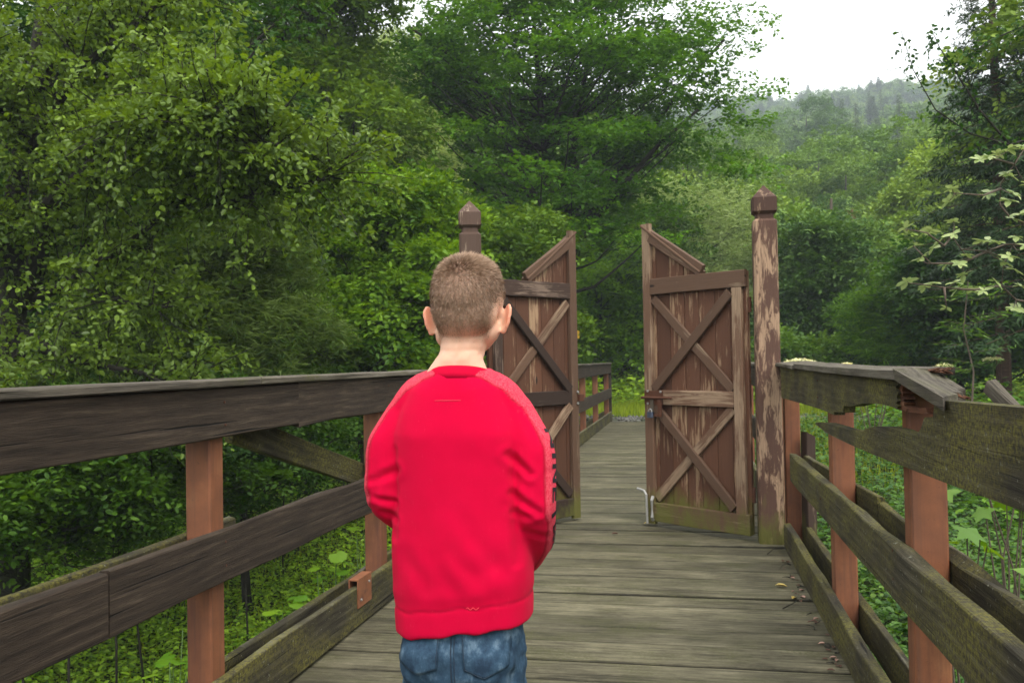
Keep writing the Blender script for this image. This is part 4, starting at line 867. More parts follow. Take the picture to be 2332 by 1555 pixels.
place_px('round', 1, 2140, 215, 190, 'far round tree on the skyline beside the tall spruce', .8, rz=1)
r_ = np.random.default_rng(77)
def skyline(px):   # highest row a filler tree may reach in the open part of the view
    return np.interp(px, [0, 1000, 1450, 1600, 1750, 1900, 2100, 2200, 2332], [-200, -50, 60, 240, 300, 290, 270, 260, 200])
cnt = 0; tries = 0; used = []
while cnt < 150 and tries < 5000:
    tries += 1
    px = r_.uniform(-500, 2800); dep = r_.uniform(34, 135)**1.0; c = at(px, 800, dep); x, y = c[0], c[1]
    if dep < 42 and 1480 < px < 2250: continue
    if 43 < dep < 72 and 1700 < px < 2200 and r_.uniform() < .6: continue
    if any((x-a)**2+(y-b_)**2 < (3.6+dep*.03)**2 for a, b_ in used): continue
    used.append((x, y)); h = r_.uniform(8, 14); z = gz(x, y)
    lim = skyline(px)
    hm = at(px, lim, dep)[2]-z
    if hm < 4: continue
    h = min(h, hm); kind = r_.choice(['round', 'wide', 'tall', 'spruce'], p=[.42, .38, .14, .06]); mi = 0 if kind == 'spruce' else int(r_.uniform() < (.45 if dep < 80 else .75))
    place(kind, mi, x, y, h, r_.uniform(0, 6.28), {'round': 'round broadleaf tree in the wood on the slope', 'wide': 'broad leafy tree in the wood on the slope', 'tall': 'narrow upright tree in the wood on the slope', 'spruce': 'dark spruce in the wood on the slope'}[kind], {'round': 'round slope trees', 'wide': 'broad slope trees', 'tall': 'narrow slope trees', 'spruce': 'slope spruces'}[kind]); cnt += 1

for i in range(24):
    px = r_.uniform(-1900, -420) if i < 16 else r_.uniform(2650, 3500); dep = r_.uniform(12, 40); c = at(px, 800, dep); kind = ['round', 'wide'][i % 2]
    place(kind, i % 2, c[0], c[1], r_.uniform(7, 11), r_.uniform(0, 6.28), {'round': 'round broadleaf tree in the wood on the slope', 'wide': 'broad leafy tree in the wood on the slope'}[kind], {'round': 'round slope trees', 'wide': 'broad slope trees'}[kind])

# -- far wood on the hill: one mass, spread over the terrain with geometry nodes
def scatter(name, pts, rot, scl, src_mesh):
    me = bpy.data.meshes.new(name); me.vertices.add(len(pts)); me.vertices.foreach_set('co', np.asarray(pts, np.float32).ravel())
    for k_, v in (('rz', rot), ('sc', scl)):
        a = me.attributes.new(k_, 'FLOAT', 'POINT'); a.data.foreach_set('value', np.asarray(v, np.float32))
    o = bpy.data.objects.new(name, me); link(o)
    src = bpy.data.objects.new(name+'_source', src_mesh)
    g = bpy.data.node_groups.new(name, 'GeometryNodeTree'); g.interface.new_socket('Geometry', in_out='INPUT', socket_type='NodeSocketGeometry'); g.interface.new_socket('Geometry', in_out='OUTPUT', socket_type='NodeSocketGeometry')
    N = g.nodes; gi = N.new('NodeGroupInput'); go = N.new('NodeGroupOutput'); ip = N.new('GeometryNodeInstanceOnPoints'); oi = N.new('GeometryNodeObjectInfo'); oi.inputs['Object'].default_value = src
    def at_(nm):
        a = N.new('GeometryNodeInputNamedAttribute'); a.data_type = 'FLOAT'; a.inputs['Name'].default_value = nm; return a.outputs[0]
    cx = N.new('ShaderNodeCombineXYZ'); g.links.new(at_('rz'), cx.inputs[2]); g.links.new(cx.outputs[0], ip.inputs['Rotation'])
    c2 = N.new('ShaderNodeCombineXYZ'); s_ = at_('sc')
    for i in range(3): g.links.new(s_, c2.inputs[i])
    g.links.new(c2.outputs[0], ip.inputs['Scale']); g.links.new(gi.outputs[0], ip.inputs['Points']); g.links.new(oi.outputs['Geometry'], ip.inputs['Instance']); g.links.new(ip.outputs[0], go.inputs[0])
    o.modifiers.new('scatter', 'NODES').node_group = g; return o
def lite(kind, seed):
    r = np.random.default_rng(seed)
    if kind == 'spruce': _, (V, Fs, tt_) = spruce_mesh(13, 2.5, seed, .75, .3); return mesh_data('far_crown', V, Fs, LF_SPRUCE, False, {'tint': tt_})
    env = [(0, 0, 6, 3.6, 3.6, 3.6), (.8, .4, 8.4, 2.4, 2.4, 2.2)]
    bl = sub_blobs(env, 45, 1.2, .65, r, .6); P, d, idx = blob_points(bl, 14, r)
    V, Fs, tt_ = sprays(P, d+r.normal(0, .3, d.shape), r, 5, .8, .5, T_OVAL, .9, .1, tint=r.uniform(0, 1, len(bl))[idx])
    return mesh_data('far_crown', V, Fs, LF_SLOPE2, False, {'tint': tt_})
n = 5200; px = r_.uniform(-900, 3200, n); dep = r_.uniform(118**2, 430**2, n)**.5
c = np.array([at(a, 800, b_) for a, b_ in zip(px, dep)]); z = ground(c[:, 0], c[:, 1])
con = r_.uniform(0, 1, n) < .10+.22*(wob(c[:, 0], c[:, 1], .02) > .1)
pts = np.column_stack([c[:, 0], c[:, 1], z-.5]); sc = r_.uniform(.65, 1.05, n)
for nm, m_, knd in (('far_broadleaf_forest', ~con, 'round'), ('far_spruce_forest', con, 'spruce')):
    tag(scatter(nm, pts[m_], r_.uniform(0, 6.28, m_.sum()), sc[m_]*(.95 if knd == 'round' else 1.), lite(knd, 5)), kind='stuff')

# -- undergrowth on the banks, meadow grass, herbs
def herb_layer(name, X, Y, hgt, leaf, nl, T, mat, seed, spreadr=.16, kind='stuff', tints=(0, 1)):
    r = np.random.default_rng(seed); n = len(X); Z = ground(X, Y); h = hgt*r.uniform(.3, 1, n)
    P = np.repeat(np.column_stack([X, Y, Z+h]), nl, 0); a = r.uniform(0, 6.28, n*nl); q = r.uniform(0, spreadr, n*nl)
    P = P+np.column_stack([np.cos(a)*q, np.sin(a)*q, r.uniform(-.6, .15, n*nl)*np.repeat(h, nl)])
    D = np.column_stack([np.cos(a), np.sin(a), r.normal(-.1, .3, n*nl)]); N = np.column_stack([r.normal(0, .35, n*nl), r.normal(-.1, .35, n*nl), np.ones(n*nl)])
    t0 = r.uniform(*tints, n); tt_ = np.clip(np.repeat(t0, nl)+r.normal(0, .2, n*nl), 0, 1)
    V, Fs, kk = leaf_arrays(T, P, D, N, leaf*r.uniform(.6, 1.4, n*nl)); return tag(mobj(name, V, Fs, mat, None, None, False, {'tint': np.repeat(tt_, kk)}), kind=kind)
r_ = np.random.default_rng(91)
def region(n, x0, x1, y0, y1, p=1.): 
    return x0+(x1-x0)*r_.uniform(0, 1, n)**p, r_.uniform(y0, y1, n)
X, Y = region(15000, -1.75, -9, 1.5, 17.6, 1.3); herb_layer('bank_undergrowth', X, Y, .28, .050, 7, T_ROUND, LF_HERB, 92)
X, Y = region(3500, -1.75, -6.5, 2.5, 11, 1.1); herb_layer('bank_ground_cover', X, Y, .16, .045, 8, T_OVAL, LF_HERB, 93, .12)
X, Y = region(8500, .85, 8, 1.5, 17.4, 1.2); herb_layer('bank_undergrowth', X, Y, .32, .056, 7, T_ROUND, LF_HERBD, 94)
X, Y = region(3800, .85, 4.5, 1.8, 9, 1.); herb_layer('bank_ground_cover', X, Y, .24, .05, 8, T_OVAL, LF_HERBD, 95, .12)
X, Y = region(2600, 3, 16, 9, 18, 1.); herb_layer('tall_herbs', X, Y, .75, .11, 8, T_OVAL, LF_HERB, 96, .2)
X, Y = region(3800, -9, 24, 20.8, 31, 1.); herb_layer('meadow_edge_herbs', X, Y, .8, .14, 8, T_OVAL, LF_HERB, 97, .28)
X, Y = region(5000, -30, -6, -6, 24, 1.); herb_layer('wood_floor_plants', X, Y, .4, .12, 6, T_OVAL, LF_HERBD, 98, .25)
def grass(name, X, Y, h, w, seed):
    r = np.random.default_rng(seed); n = len(X); Z = ground(X, Y)-.02; a = r.uniform(0, 6.28, n); hh = h*r.uniform(.5, 1.2, n); dx, dy = np.cos(a)*w/2, np.sin(a)*w/2; lx, ly = r.normal(0, .22, n)*hh, r.normal(0, .22, n)*hh
    V = np.stack([np.column_stack([X-dx, Y-dy, Z]), np.column_stack([X+dx, Y+dy, Z]), np.column_stack([X+lx*.4+dx*.7, Y+ly*.4+dy*.7, Z+hh*.6]), np.column_stack([X+lx*.4-dx*.7, Y+ly*.4-dy*.7, Z+hh*.6]), np.column_stack([X+lx, Y+ly, Z+hh])], 1).reshape(-1, 3)
    i = (np.arange(n)*5)[:, None]; return tag(mobj(name, V, [np.concatenate([i, i+1, i+2, i+3], 1), np.concatenate([i+3, i+2, i+4], 1)], LF_GRASS, None, None, False, {'tint': np.repeat(r.uniform(0, 1, n), 5)}), kind='stuff')
X, Y = region(60000, -10, 16, 19.4, 27, 1.); m_ = Y > 19.7+np.where(X > 2, (X-1)*-.055, 0)-.2; grass('meadow_grass', X[m_], Y[m_], .28, .014, 99)
X, Y = region(14000, .9, 14, 12, 18, 1.); grass('bank_grass', X, Y, .26, .010, 100)
X, Y = region(9000, -1.8, -6, 3, 17.5, 1.4); grass('bank_grass', X, Y, .24, .008, 101)

# big-leaved plants that can be told apart
def lobed(n=9, lob=.22):
    a = np.linspace(-math.pi*.86, math.pi*.86, n*2+1); rad = np.where(np.arange(n*2+1) % 2 == 0, 1-lob, 1.)*(1-.18*np.abs(a)/math.pi); V = [(0, 0, 0)]+[(math.cos(t)*q*.5+.12, math.sin(t)*q*.5, -.10*q*q+.03*math.cos(3*t)) for t, q in zip(a, rad)]
    return np.array(V), [np.array([(0, i, i+1) for i in range(1, n*2+1)])]
LB1 = mesh_data('leaf', *lobed(9, .10), LF_HERB, True, {'tint': np.full(20, .30)}); LB2 = mesh_data('leaf', *lobed(5, .42), LF_HERBD, True, {'tint': np.full(12, .6)})
def bigplant(name, px, py, dep, nleaf, s, lm, label, cat, seed, group=None, hgt=.3, tilt=.35):
    r = np.random.default_rng(seed); c = at(px, py, dep); z = gz(c[0], c[1]); hgt = max(hgt, min(c[2]-z, 2.0)); b = np.array([c[0], c[1], z]); root = plant_root(name, b, label, cat, group); mb = MB()
    for i in range(nleaf):
        a = i*2.4+r.uniform(0, 1); q = b+np.array([math.cos(a), math.sin(a), 0])*r.uniform(.2, .75)*s*1.3+[0, 0, hgt*r.uniform(.72, 1.0)]
        mb.add(*tube_arrays(limb(b, q, r, 4, .05), [.009, .007, .006, .004], 4, False))
        tl = r.normal(tilt, .2); m = Matrix.Translation(Vector(q)) @ Matrix.Rotation(a, 4, 'Z') @ Matrix.Rotation(tl, 4, 'Y') @ Matrix.Rotation(r.normal(0, .15), 4, 'X') @ Matrix.Diagonal((s*r.uniform(.75, 1.1),)*3+(1,))
        link(bpy.data.objects.new('leaf', lm), root, m)
    WV, WF = mb.arrays(); child_mesh('stems', WV, WF, M_TWIG if lm is LB2 else M_STALK, root); return root
M_STALK = plain('green_stalk', (.10, .17, .05), .6, 0, .2)
for px, py, d_, s, lab in ((655, 1345, 7.2, .19, 'butterbur with broad pale leaves above the lower left board, nearest the boy'), (760, 1235, 9.0, .20, 'butterbur beside the second rust red post on the left'), (410, 1420, 6.6, .19, 'butterbur left of the nearest rust red post'), (395, 1500, 6.2, .2, 'small butterbur low under the middle board on the left'), (830, 1190, 10.5, .19, 'butterbur farthest back on the left bank')):
    bigplant('butterbur_plant', px, py+10, d_, 7, s, LB1, lab, 'plant', int(px), hgt=.25, tilt=.15)
for px, py, d_, s, h_, lab in ((2290, 1230, 3.9, .30, .6, 'plant with large lobed leaves behind the right railing at the edge'), (2180, 1110, 5.2, .22, .5, 'leafy plant behind the big rust red post on the right'), (2290, 1040, 6.0, .26, .5, 'lobed leaves just under the hanging beam on the right'), (1985, 825, 13.5, .42, 1.0, 'hogweed leaves standing above the cap of the broken railing')):
    bigplant('hogweed_plant', px, py, d_, 7, s, LB2, lab, 'plant', int(px)+1, hgt=h_, tilt=.5)
# umbels
for px, py, d_, rad, lab in ((1820, 822, 14, .27, 'white hogweed umbel, widest one, beside the gate post'), (2150, 834, 15, .14, 'white umbel above the sagging cap board'), (2262, 818, 15, .15, 'white umbel left of the spruce trunk'), (1928, 832, 14, .07, 'small white umbel over the cap of the broken railing')):
    c = at(px, py, d_); r = np.random.default_rng(int(px)); b = np.array([c[0], c[1], gz(c[0], c[1])]); root = plant_root('flowering_hogweed', b, lab, 'flower'); mb = MB(); mb.add(*tube_arrays(limb(b, c-[0, 0, .15], r, 4, .02, 0), [.012, .01, .008, .006], 5))
    n = 420; a = r.uniform(0, 6.28, n); q = rad*np.sqrt(r.uniform(0, 1, n)); P = c+np.column_stack([np.cos(a)*q, np.sin(a)*q, .03-.25*q**2/rad+r.normal(0, .006, n)])
    for t in np.linspace(0, 6.0, 14): mb.add(*tube_arrays([c-[0, 0, .15], c+np.array([math.cos(t)*rad*.85, math.sin(t)*rad*.85, -.02])], .003, 3, False))
    V, Fs, kk = leaf_arrays(T_DIAM, P, r.normal(0, 1, (n, 3))*[1, 1, .2], np.array([0, 0, 1])+r.normal(0, .2, (n, 3)), np.full(n, .045)); WV, WF = mb.arrays(); child_mesh('stem', WV, WF, M_STALK, root); child_mesh('umbel', V, Fs, LF_WHITE, root, {'tint': np.repeat(r.uniform(0, 1, n), kk)})
# boulder under the right railing
bm = bmesh.new(); bmesh.ops.create_icosphere(bm, subdivisions=3, radius=1)
for v in bm.verts: v.co *= 1+.25*noise.noise(v.co*1.3)+.08*noise.noise(v.co*4)
me = bpy.data.meshes.new('boulder'); bm.to_mesh(me); bm.free(); [setattr(p, 'use_smooth', True) for p in me.polygons]; me.materials.append(plain('mossy_brown_stone', (.06, .045, .03), .9, 0, .5, 4))
c = at(1995, 1235, 4.9); o = link(bpy.data.objects.new('boulder', me), None, Matrix.Translation((c[0], c[1], gz(c[0], c[1])+.15)) @ Matrix.Diagonal((.34, .3, .30, 1))); tag(o, 'rounded brown boulder among the plants below the right railing', 'boulder')
# ------------------------------------------------------------------ the boy
BX, BY = -.452, 1.76
BM = Matrix.Translation((BX, BY, 0)) @ Matrix.Rotation(math.radians(-1), 4, 'Z')
boy = bpy.data.objects.new('person', None); link(boy, None, BM)
tag(boy, 'young child with cropped light brown hair in a red sweatshirt and jeans, seen from behind', 'person')
def ell(c, r, nu=20, nv=12, rot=None):
    u = np.arange(nu)*2*math.pi/nu; v = np.linspace(0, math.pi, nv+1)[1:-1]
    V = [(0, 0, 1)]+[(math.sin(b)*math.cos(a), math.sin(b)*math.sin(a), math.cos(b)) for b in v for a in u]+[(0, 0, -1)]
    V = np.array(V)*np.array(r)
    if rot is not None: V = V@np.array(rot).T
    V = V+np.array(c); n = len(v); k = np.arange(nu)
    T1 = np.column_stack([np.zeros(nu, int), 1+k, 1+(k+1) % nu]); Q = np.concatenate([np.column_stack([1+i*nu+k, 1+(i+1)*nu+k, 1+(i+1)*nu+(k+1) % nu, 1+i*nu+(k+1) % nu]) for i in range(n-1)])
    T2 = np.column_stack([1+(n-1)*nu+k, np.full(nu, 1+n*nu), 1+(n-1)*nu+(k+1) % nu]); return V, [T1, T2, Q]
def chain(mb, pts, rad, step=.012):
    """a limb: balls set densely along a polyline, their radius changing smoothly"""
    P = np.array(pts, float); d = np.concatenate([[0], np.cumsum(np.linalg.norm(np.diff(P, axis=0), axis=1))]); n = max(3, int(d[-1]/min(step, min(rad)*.6)))
    s = np.linspace(0, d[-1], n); Q = np.column_stack([np.interp(s, d, P[:, i]) for i in range(3)]); R = np.interp(s, d, rad)
    if len(P) > 2:
        for _ in range(3): Q[1:-1] = (Q[:-2]+2*Q[1:-1]+Q[2:])/4
    for q, r in zip(Q, R): mb.add(*ell(q, (r, r, r), 12, 8))
def loft(mb, rings, n=36):
    """rings: (z, half width, half depth, cx, cy, exponent[, tilt in x])"""
    V = []; a = np.arange(n)*2*math.pi/n
    for rg in rings:
        z, hx, hy, cx, cy, e = rg[:6]; tl = rg[6] if len(rg) > 6 else 0; ty = rg[7] if len(rg) > 7 else 0
        c, s = np.cos(a), np.sin(a); x = cx+hx*np.sign(c)*np.abs(c)**(2/e); y = cy+hy*np.sign(s)*np.abs(s)**(2/e)
        V.append(np.column_stack([x, y, z+tl*(x-cx)+ty*(y-cy)]))
    k = np.arange(n); m = len(rings); Q = np.concatenate([np.column_stack([i*n+k, i*n+(k+1) % n, (i+1)*n+(k+1) % n, (i+1)*n+k]) for i in range(m-1)])
    V = np.concatenate(V); V = np.concatenate([V, [V[:n].mean(0)], [V[-n:].mean(0)]])
    mb.add(V, [Q, np.column_stack([k, np.full(n, m*n), (k+1) % n])[:, ::-1]*1, np.column_stack([(m-1)*n+k, (m-1)*n+(k+1) % n, np.full(n, m*n+1)])])
def voxel(mb, size, it=3):
    V, Fs = mb.arrays(); me = mesh_data('tmp', V, Fs); o = bpy.data.objects.new('tmp', me); COL.objects.link(o)
    m = o.modifiers.new('r', 'REMESH'); m.mode = 'VOXEL'; m.voxel_size = size
    if it: s = o.modifiers.new('s', 'SMOOTH'); s.iterations = it; s.factor = .5
    dg = bpy.context.evaluated_depsgraph_get(); dg.update(); me2 = bpy.data.meshes.new_from_object(o.evaluated_get(dg)); bpy.data.objects.remove(o); bpy.data.meshes.remove(me)
    return me2
def verts(me):
    a = np.empty(len(me.vertices)*3, np.float32); me.vertices.foreach_get('co', a); return a.reshape(-1, 3).astype(float)
def normals(me):
    a = np.empty(len(me.vertices)*3, np.float32); me.vertices.foreach_get('normal', a); return a.reshape(-1, 3).astype(float)
def setv(me, V): me.vertices.foreach_set('co', V.astype(np.float32).ravel()); me.update()
def setattr_f(me, k_, v): a = me.attributes.new(k_, 'FLOAT', 'POINT'); a.data.foreach_set('value', np.asarray(v, np.float32))

def finish(me, name, mat, parent): 
    me.name = name; me.materials.clear(); me.materials.append(mat); me.polygons.foreach_set('use_smooth', np.ones(len(me.polygons), bool)); me.update()
    return link(bpy.data.objects.new(name, me), parent, BM)
def sm(x, a, b): t = np.clip((x-a)/(b-a), 0, 1); return t*t*(3-2*t)

# joints
ELB = {-1: (-.155, -.020, .935), 1: (.156, -.022, .915)}; WR = {-1: (-.085, .125, .845), 1: (.105, .118, .785)}
SH = {-1: (-.120, -.004, 1.104), 1: (.124, -.004, 1.104)}
# -- body: one surface from head to ankle
mb = MB()
mb.add(*ell((0, -.004, 1.333), (.0725, .090, .080), 28, 18)); mb.add(*ell((0, -.030, 1.305), (.067, .058, .062), 24, 16)); mb.add(*ell((0, .012, 1.368), (.060, .072, .040), 24, 16))
mb.add(*ell((0, .040, 1.262), (.052, .048, .052), 24, 16)); mb.add(*ell((0, .062, 1.232), (.028, .024, .020), 16, 12))
mb.add(*ell((0, .090, 1.283), (.0095, .013, .017), 12, 10)); mb.add(*ell((0, .080, 1.308), (.009, .010, .022), 12, 10))
mb.add(*ell((0, .084, 1.252), (.019, .006, .0045), 14, 8)); mb.add(*ell((0, .083, 1.245), (.017, .007, .0045), 14, 8))
for s in (-1, 1):
    mb.add(*ell((s*.030, .066, 1.272), (.022, .018, .022), 14, 10))
    mb.add(*ell((s*.040, -.002, 1.262), (.026, .035, .030), 16, 12))
chain(mb, [(0, -.012, 1.13), (0, -.012, 1.20), (0, -.010, 1.26)], [.052, .0475, .0485])
for s in (-1, 1):
    chain(mb, [(s*.010, -.024, 1.205), (s*.045, -.018, 1.155), (s*.105, -.008, 1.085)], [.036, .030, .030])
    chain(mb, [(s*.115, -.004, 1.085), ((SH[s][0]+ELB[s][0])/2, -.01, (SH[s][2]+ELB[s][2])/2), ELB[s], WR[s]], [.030, .032, .029, .021])
loft(mb, [(.62, .085, .062, 0, 0, 2.2), (.72, .095, .068, 0, 0, 2.3), (.80, .098, .076, 0, .002, 2.3), (.92, .108, .078, 0, 0, 2.3), (1.05, .110, .072, 0, 0, 2.3), (1.10, .08, .06, 0, -.005, 2.2)])
for s in (-1, 1):
    chain(mb, [(s*.055, .0, .64), (s*.066, .012, .36), (s*.070, -.005, .20), (s*.072, -.008, .07)], [.056, .046, .042, .030])
    w = np.array(WR[s]); d = unit(np.array([-s*.55, .80, -.25 if s > 0 else -.30])); side = unit(np.cross(d, [0, 0, 1.])); dn = np.cross(side, d)
    chain(mb, [w, w+d*.022, w+d*.055], [.020, .022, .021]); 
    for o_ in (-.010, .010): chain(mb, [w+d*.02+side*o_, w+d*.062+side*o_*1.3], [.013, .0125])
    for i, (off, ln) in enumerate(((-.0235, .050), (-.008, .058), (.008, .054), (.0225, .042))):
        b = w+d*.062+side*off; chain(mb, [b, b+d*ln*.45-dn*.0*ln, b+d*ln*.70-np.array([0, 0, ln*.28]), b+d*ln*.78-np.array([0, 0, ln*.60])], [.0072, .0068, .0062, .0052])
    tb = w+d*.018+side*s*-.014; tdv = unit(d*.55-side*s*.65+np.array([0, 0, .15])); chain(mb, [tb, tb+tdv*.026, tb+tdv*.040+d*.014], [.010, .0082, .0064])
# ears
for s in (-1, 1):
    tl = np.array([s*.20, 0, .98]); wv = unit([s*.58, -.81, -.10]); nv = np.cross(wv, tl); ctr = np.array([s*.0800, -.006, 1.288]); Rm = np.column_stack([nv, wv, tl])
    mb.add(*ell(ctr, (.0034, .0135, .025), 16, 14, Rm)); mb.add(*ell(ctr-wv*.013-tl*.004, (.008, .010, .022), 12, 10, Rm))
    for t in np.linspace(-1.5, 2.3, 26):          # outer rim
        mb.add(*ell(ctr+wv*.0118*math.cos(t)+tl*.0245*math.sin(t), (.0040, .0042, .0048), 10, 8))
    mb.add(*ell(ctr-tl*.0255+wv*.001, (.0055, .0075, .0085), 12, 8, Rm))
me = voxel(mb, .0038, 2)
V = verts(me); Nn = normals(me); HX = .021
# scalp: where hair grows
hl = np.interp(np.abs(V[:, 0]), [0, .012, .030, .048, .056, .066, .08], [1.238, 1.248, 1.244, 1.232, 1.262, 1.30, 1.315])
hl = np.where(V[:, 1] > .0, 1.300+.9*np.clip(V[:, 1]-.0, 0, .2)*.9, hl)
ear = (np.abs(V[:, 0]) > .0745) & (V[:, 2] < 1.322) | (np.abs(V[:, 0]) > .0775) & (V[:, 2] < 1.33)
scalp = sm(V[:, 2], hl-.012, hl+.048)*(~ear)
setattr_f(me, 'scalp', scalp); setattr_f(me, 'ear', np.clip((np.abs(V[:, 0])-.073)/.008, 0, 1)*((V[:, 2] > 1.24) & (V[:, 2] < 1.33)))
def skinmat():
    n = NT('skin'); v = n.n('TexCoord').outputs['Object']; k = n.noise(v, 45, 4)
    c = n.mix(k, (.72, .42, .29), (.80, .50, .36)); c = n.mix(n.math('MULTIPLY', n.attr('ear'), .55), c, (.78, .25, .15))
    st_ = n.noise(v, 420, 3, .7); c = n.mix(n.math('MULTIPLY', n.attr('scalp'), n.ramp(st_, (.3, .45), (.6, .85))), c, (.16, .105, .070))
    m = n.principled(c, .55, .35, n.bump(k, .08, .002)); p = [x for x in n.t.nodes if x.type == 'BSDF_PRINCIPLED'][0]
    p.inputs['Subsurface Weight'].default_value = .25; p.inputs['Subsurface Radius'].default_value = (.012, .004, .002); p.inputs['Subsurface Scale'].default_value = 1.; return m
M_SKIN = skinmat()
def lean(V):
    V = np.array(V); V[:, 0] += HX*sm(V[:, 2], 1.17, 1.28); return V
def mb_lean(z): return HX*float(sm(z, 1.17, 1.28))
me_src = [tuple(v) for v in V]; setv(me, lean(V)); body = finish(me, 'body', M_SKIN, boy)
eb = BVHTree.FromPolygons([tuple(v) for v in lean(V)], [tuple(p.vertices) for p in me.polygons])
for s in (-1, 1):
    hy = eb.ray_cast(Vector((s*.029+HX, .3, 1.315)), Vector((0, -1, 0)))[0]; EY = (hy.y if hy else .0775)-.0070
    e = MB().add(*ell((0, 0, 0), (.0095, .0095, .0095), 16, 12)).data('eye', plain('eye_white', (.8, .78, .75), .3), True)
    eo = link(bpy.data.objects.new('eye', e), boy, BM @ Matrix.Translation((s*.029+HX, EY, 1.315)))
    MB().add(*ell((0, .0065, 0), (.0048, .004, .0048), 12, 8)).obj('iris', plain('brown_iris', (.06, .03, .015), .3), eo, BM @ Matrix.Translation((s*.029+HX, EY, 1.315)), True)
# hair: thousands of short strands
bvh = BVHTree.FromPolygons([tuple(v) for v in V], [tuple(p.vertices) for p in me.polygons])
cand = np.where(scalp > .04)[0]; r_ = np.random.default_rng(5); ns = 36000
idx = r_.choice(cand, ns, p=scalp[cand]/scalp[cand].sum()); P0 = V[idx]+r_.normal(0, .0018, (ns, 3)); N0 = Nn[idx]; sc_ = scalp[idx]
z, x, y = P0[:, 2], P0[:, 0], P0[:, 1]
topf = sm(z, 1.355, 1.405)
length = (.0025+.0045*sc_+.007*topf)*r_.uniform(.65, 1.15, ns); length = np.where(z < 1.30, length*.75, length)*(.55+.45*sc_)
crown_c = np.array([-.004, -.052, 1.388]); rel = P0-crown_c; swirl = np.cross(N0, unit(rel))          # whorl of the crown
down = unit(rel-N0*np.sum(rel*N0, 1, keepdims=True)); dirn = unit(N0*(.36+.6*topf)[:, None]+down*.75+swirl*.45*np.exp(-(np.linalg.norm(rel, axis=1)/.04)**2)[:, None]+r_.normal(0, .16, (ns, 3))+np.array([0, .1, .35])*topf[:, None])
wd = unit(np.cross(dirn, r_.normal(0, 1, (ns, 3))))*.00034
tipd = unit(dirn+down*.3); base = P0-N0*.001; mid = base+dirn*length[:, None]*.55; tip = mid+tipd*length[:, None]*.45
HV = np.stack([base-wd, base+wd, mid+wd*.8, mid-wd*.8, tip], 1).reshape(-1, 3); i = (np.arange(ns)*5)[:, None]
n = NT('light_brown_hair'); c = n.ramp(n.attr('tint'), (0, (.13, .078, .046)), (.5, (.25, .155, .095)), (1, (.44, .30, .20))); n.principled(c, .45, .4); M_HAIR = n.m
tn = np.clip(r_.normal(.42, .13, ns)+.30*topf-.40*(1-sm(np.linalg.norm(rel, axis=1), .012, .032))-.15*(np.abs(x) > .055)*(z < 1.36), 0, 1)
mobj('hair', lean(HV), [np.concatenate([i, i+1, i+2, i+3], 1), np.concatenate([i+3, i+2, i+4], 1)], M_HAIR, boy, BM, False, {'tint': np.repeat(tn, 5)})

# -- sweatshirt
mb = MB()
loft(mb, [(.728, .134, .104, .002, .004, 2.5, .10), (.738, .1385, .108, .002, .004, 2.5, .09), (.755, .1405, .110, .002, .003, 2.5, .06), (.79, .1405, .110, .002, .002, 2.5), (.85, .138, .107, 0, 0, 2.5), (.92, .132, .103, 0, 0, 2.5), (1.00, .131, .100, 0, -.002, 2.5), (1.06, .133, .098, 0, -.004, 2.5), (1.105, .119, .088, 0, -.006, 2.4), (1.148, .100, .076, .002, -.010, 2.2), (1.172, .078, .066, .004, -.012, 2.1), (1.188, .062, .056, .005, -.012, 2.1)])
loft(mb, [(.680, .135, .107, .002, .004, 2.6, .12), (.684, .1365, .1085, .002, .004, 2.6, .12), (.722, .1375, .109, .002, .004, 2.6, .11), (.745, .137, .108, .002, .004, 2.6, .10)])
for s in (-1, 1):
    chain(mb, [(s*.045, -.014, 1.152), (s*.085, -.010, 1.138), (s*.112, -.004, 1.092)], [.039, .041, .043])
    e, w = np.array(ELB[s]), np.array(WR[s]); m1 = (np.array(SH[s])+e)/2+[s*.012, -.004, .012]
    chain(mb, [(s*.112, -.004, 1.094), m1, e+[-s*.003, 0, .0], e*.55+w*.45+[s*.006, 0, -.008], w], [.044, .0465, .046, .045, .034], .010)
me = voxel(mb, .0045, 5); V = verts(me); Nn = normals(me)
def axis_info(V):
    """nearest point on the sleeve line, and how far the vertex turns to the outside of it"""
    best = np.full(len(V), 1e9); cosv = np.zeros(len(V)); along = np.zeros(len(V)); sg = np.zeros(len(V))
    for s in (-1, 1):
        A = np.array([(s*.045, -.014, 1.150), (s*.085, -.008, 1.134), (s*.125, -.004, 1.098), (s*.150, -.012, 1.02), ELB[s], WR[s]]); O = unit(np.array([(s*.1, -.1, 1), (s*.35, -.12, 1), (s*.8, -.1, .65), (s, -.08, .1), (s, -.12, 0), (s, -.25, -.1)]))
        acc = 0
        for i in range(len(A)-1):
            d = A[i+1]-A[i]; L = np.linalg.norm(d); t = np.clip((V-A[i])@d/(L*L), 0, 1); q = A[i]+t[:, None]*d; dist = np.linalg.norm(V-q, axis=1); o_ = unit(O[i]*(1-t)[:, None]+O[i+1]*t[:, None]); cs = np.sum(unit(V-q)*o_, 1)
            better = dist < best; best = np.where(better, dist, best); cosv = np.where(better, cs, cosv); along = np.where(better, acc+t*L, along); sg = np.where(better, s, sg); acc += L
    return best, cosv, along, sg
best, cosv, along, sg = axis_info(V)
on_sleeve = (best < .062) & ~((V[:, 0]*sg < .126) & (V[:, 2] < 1.08) & (along < .28) & (np.abs(V[:, 0]) < .122))
panel = np.where(on_sleeve, cosv, -1.)
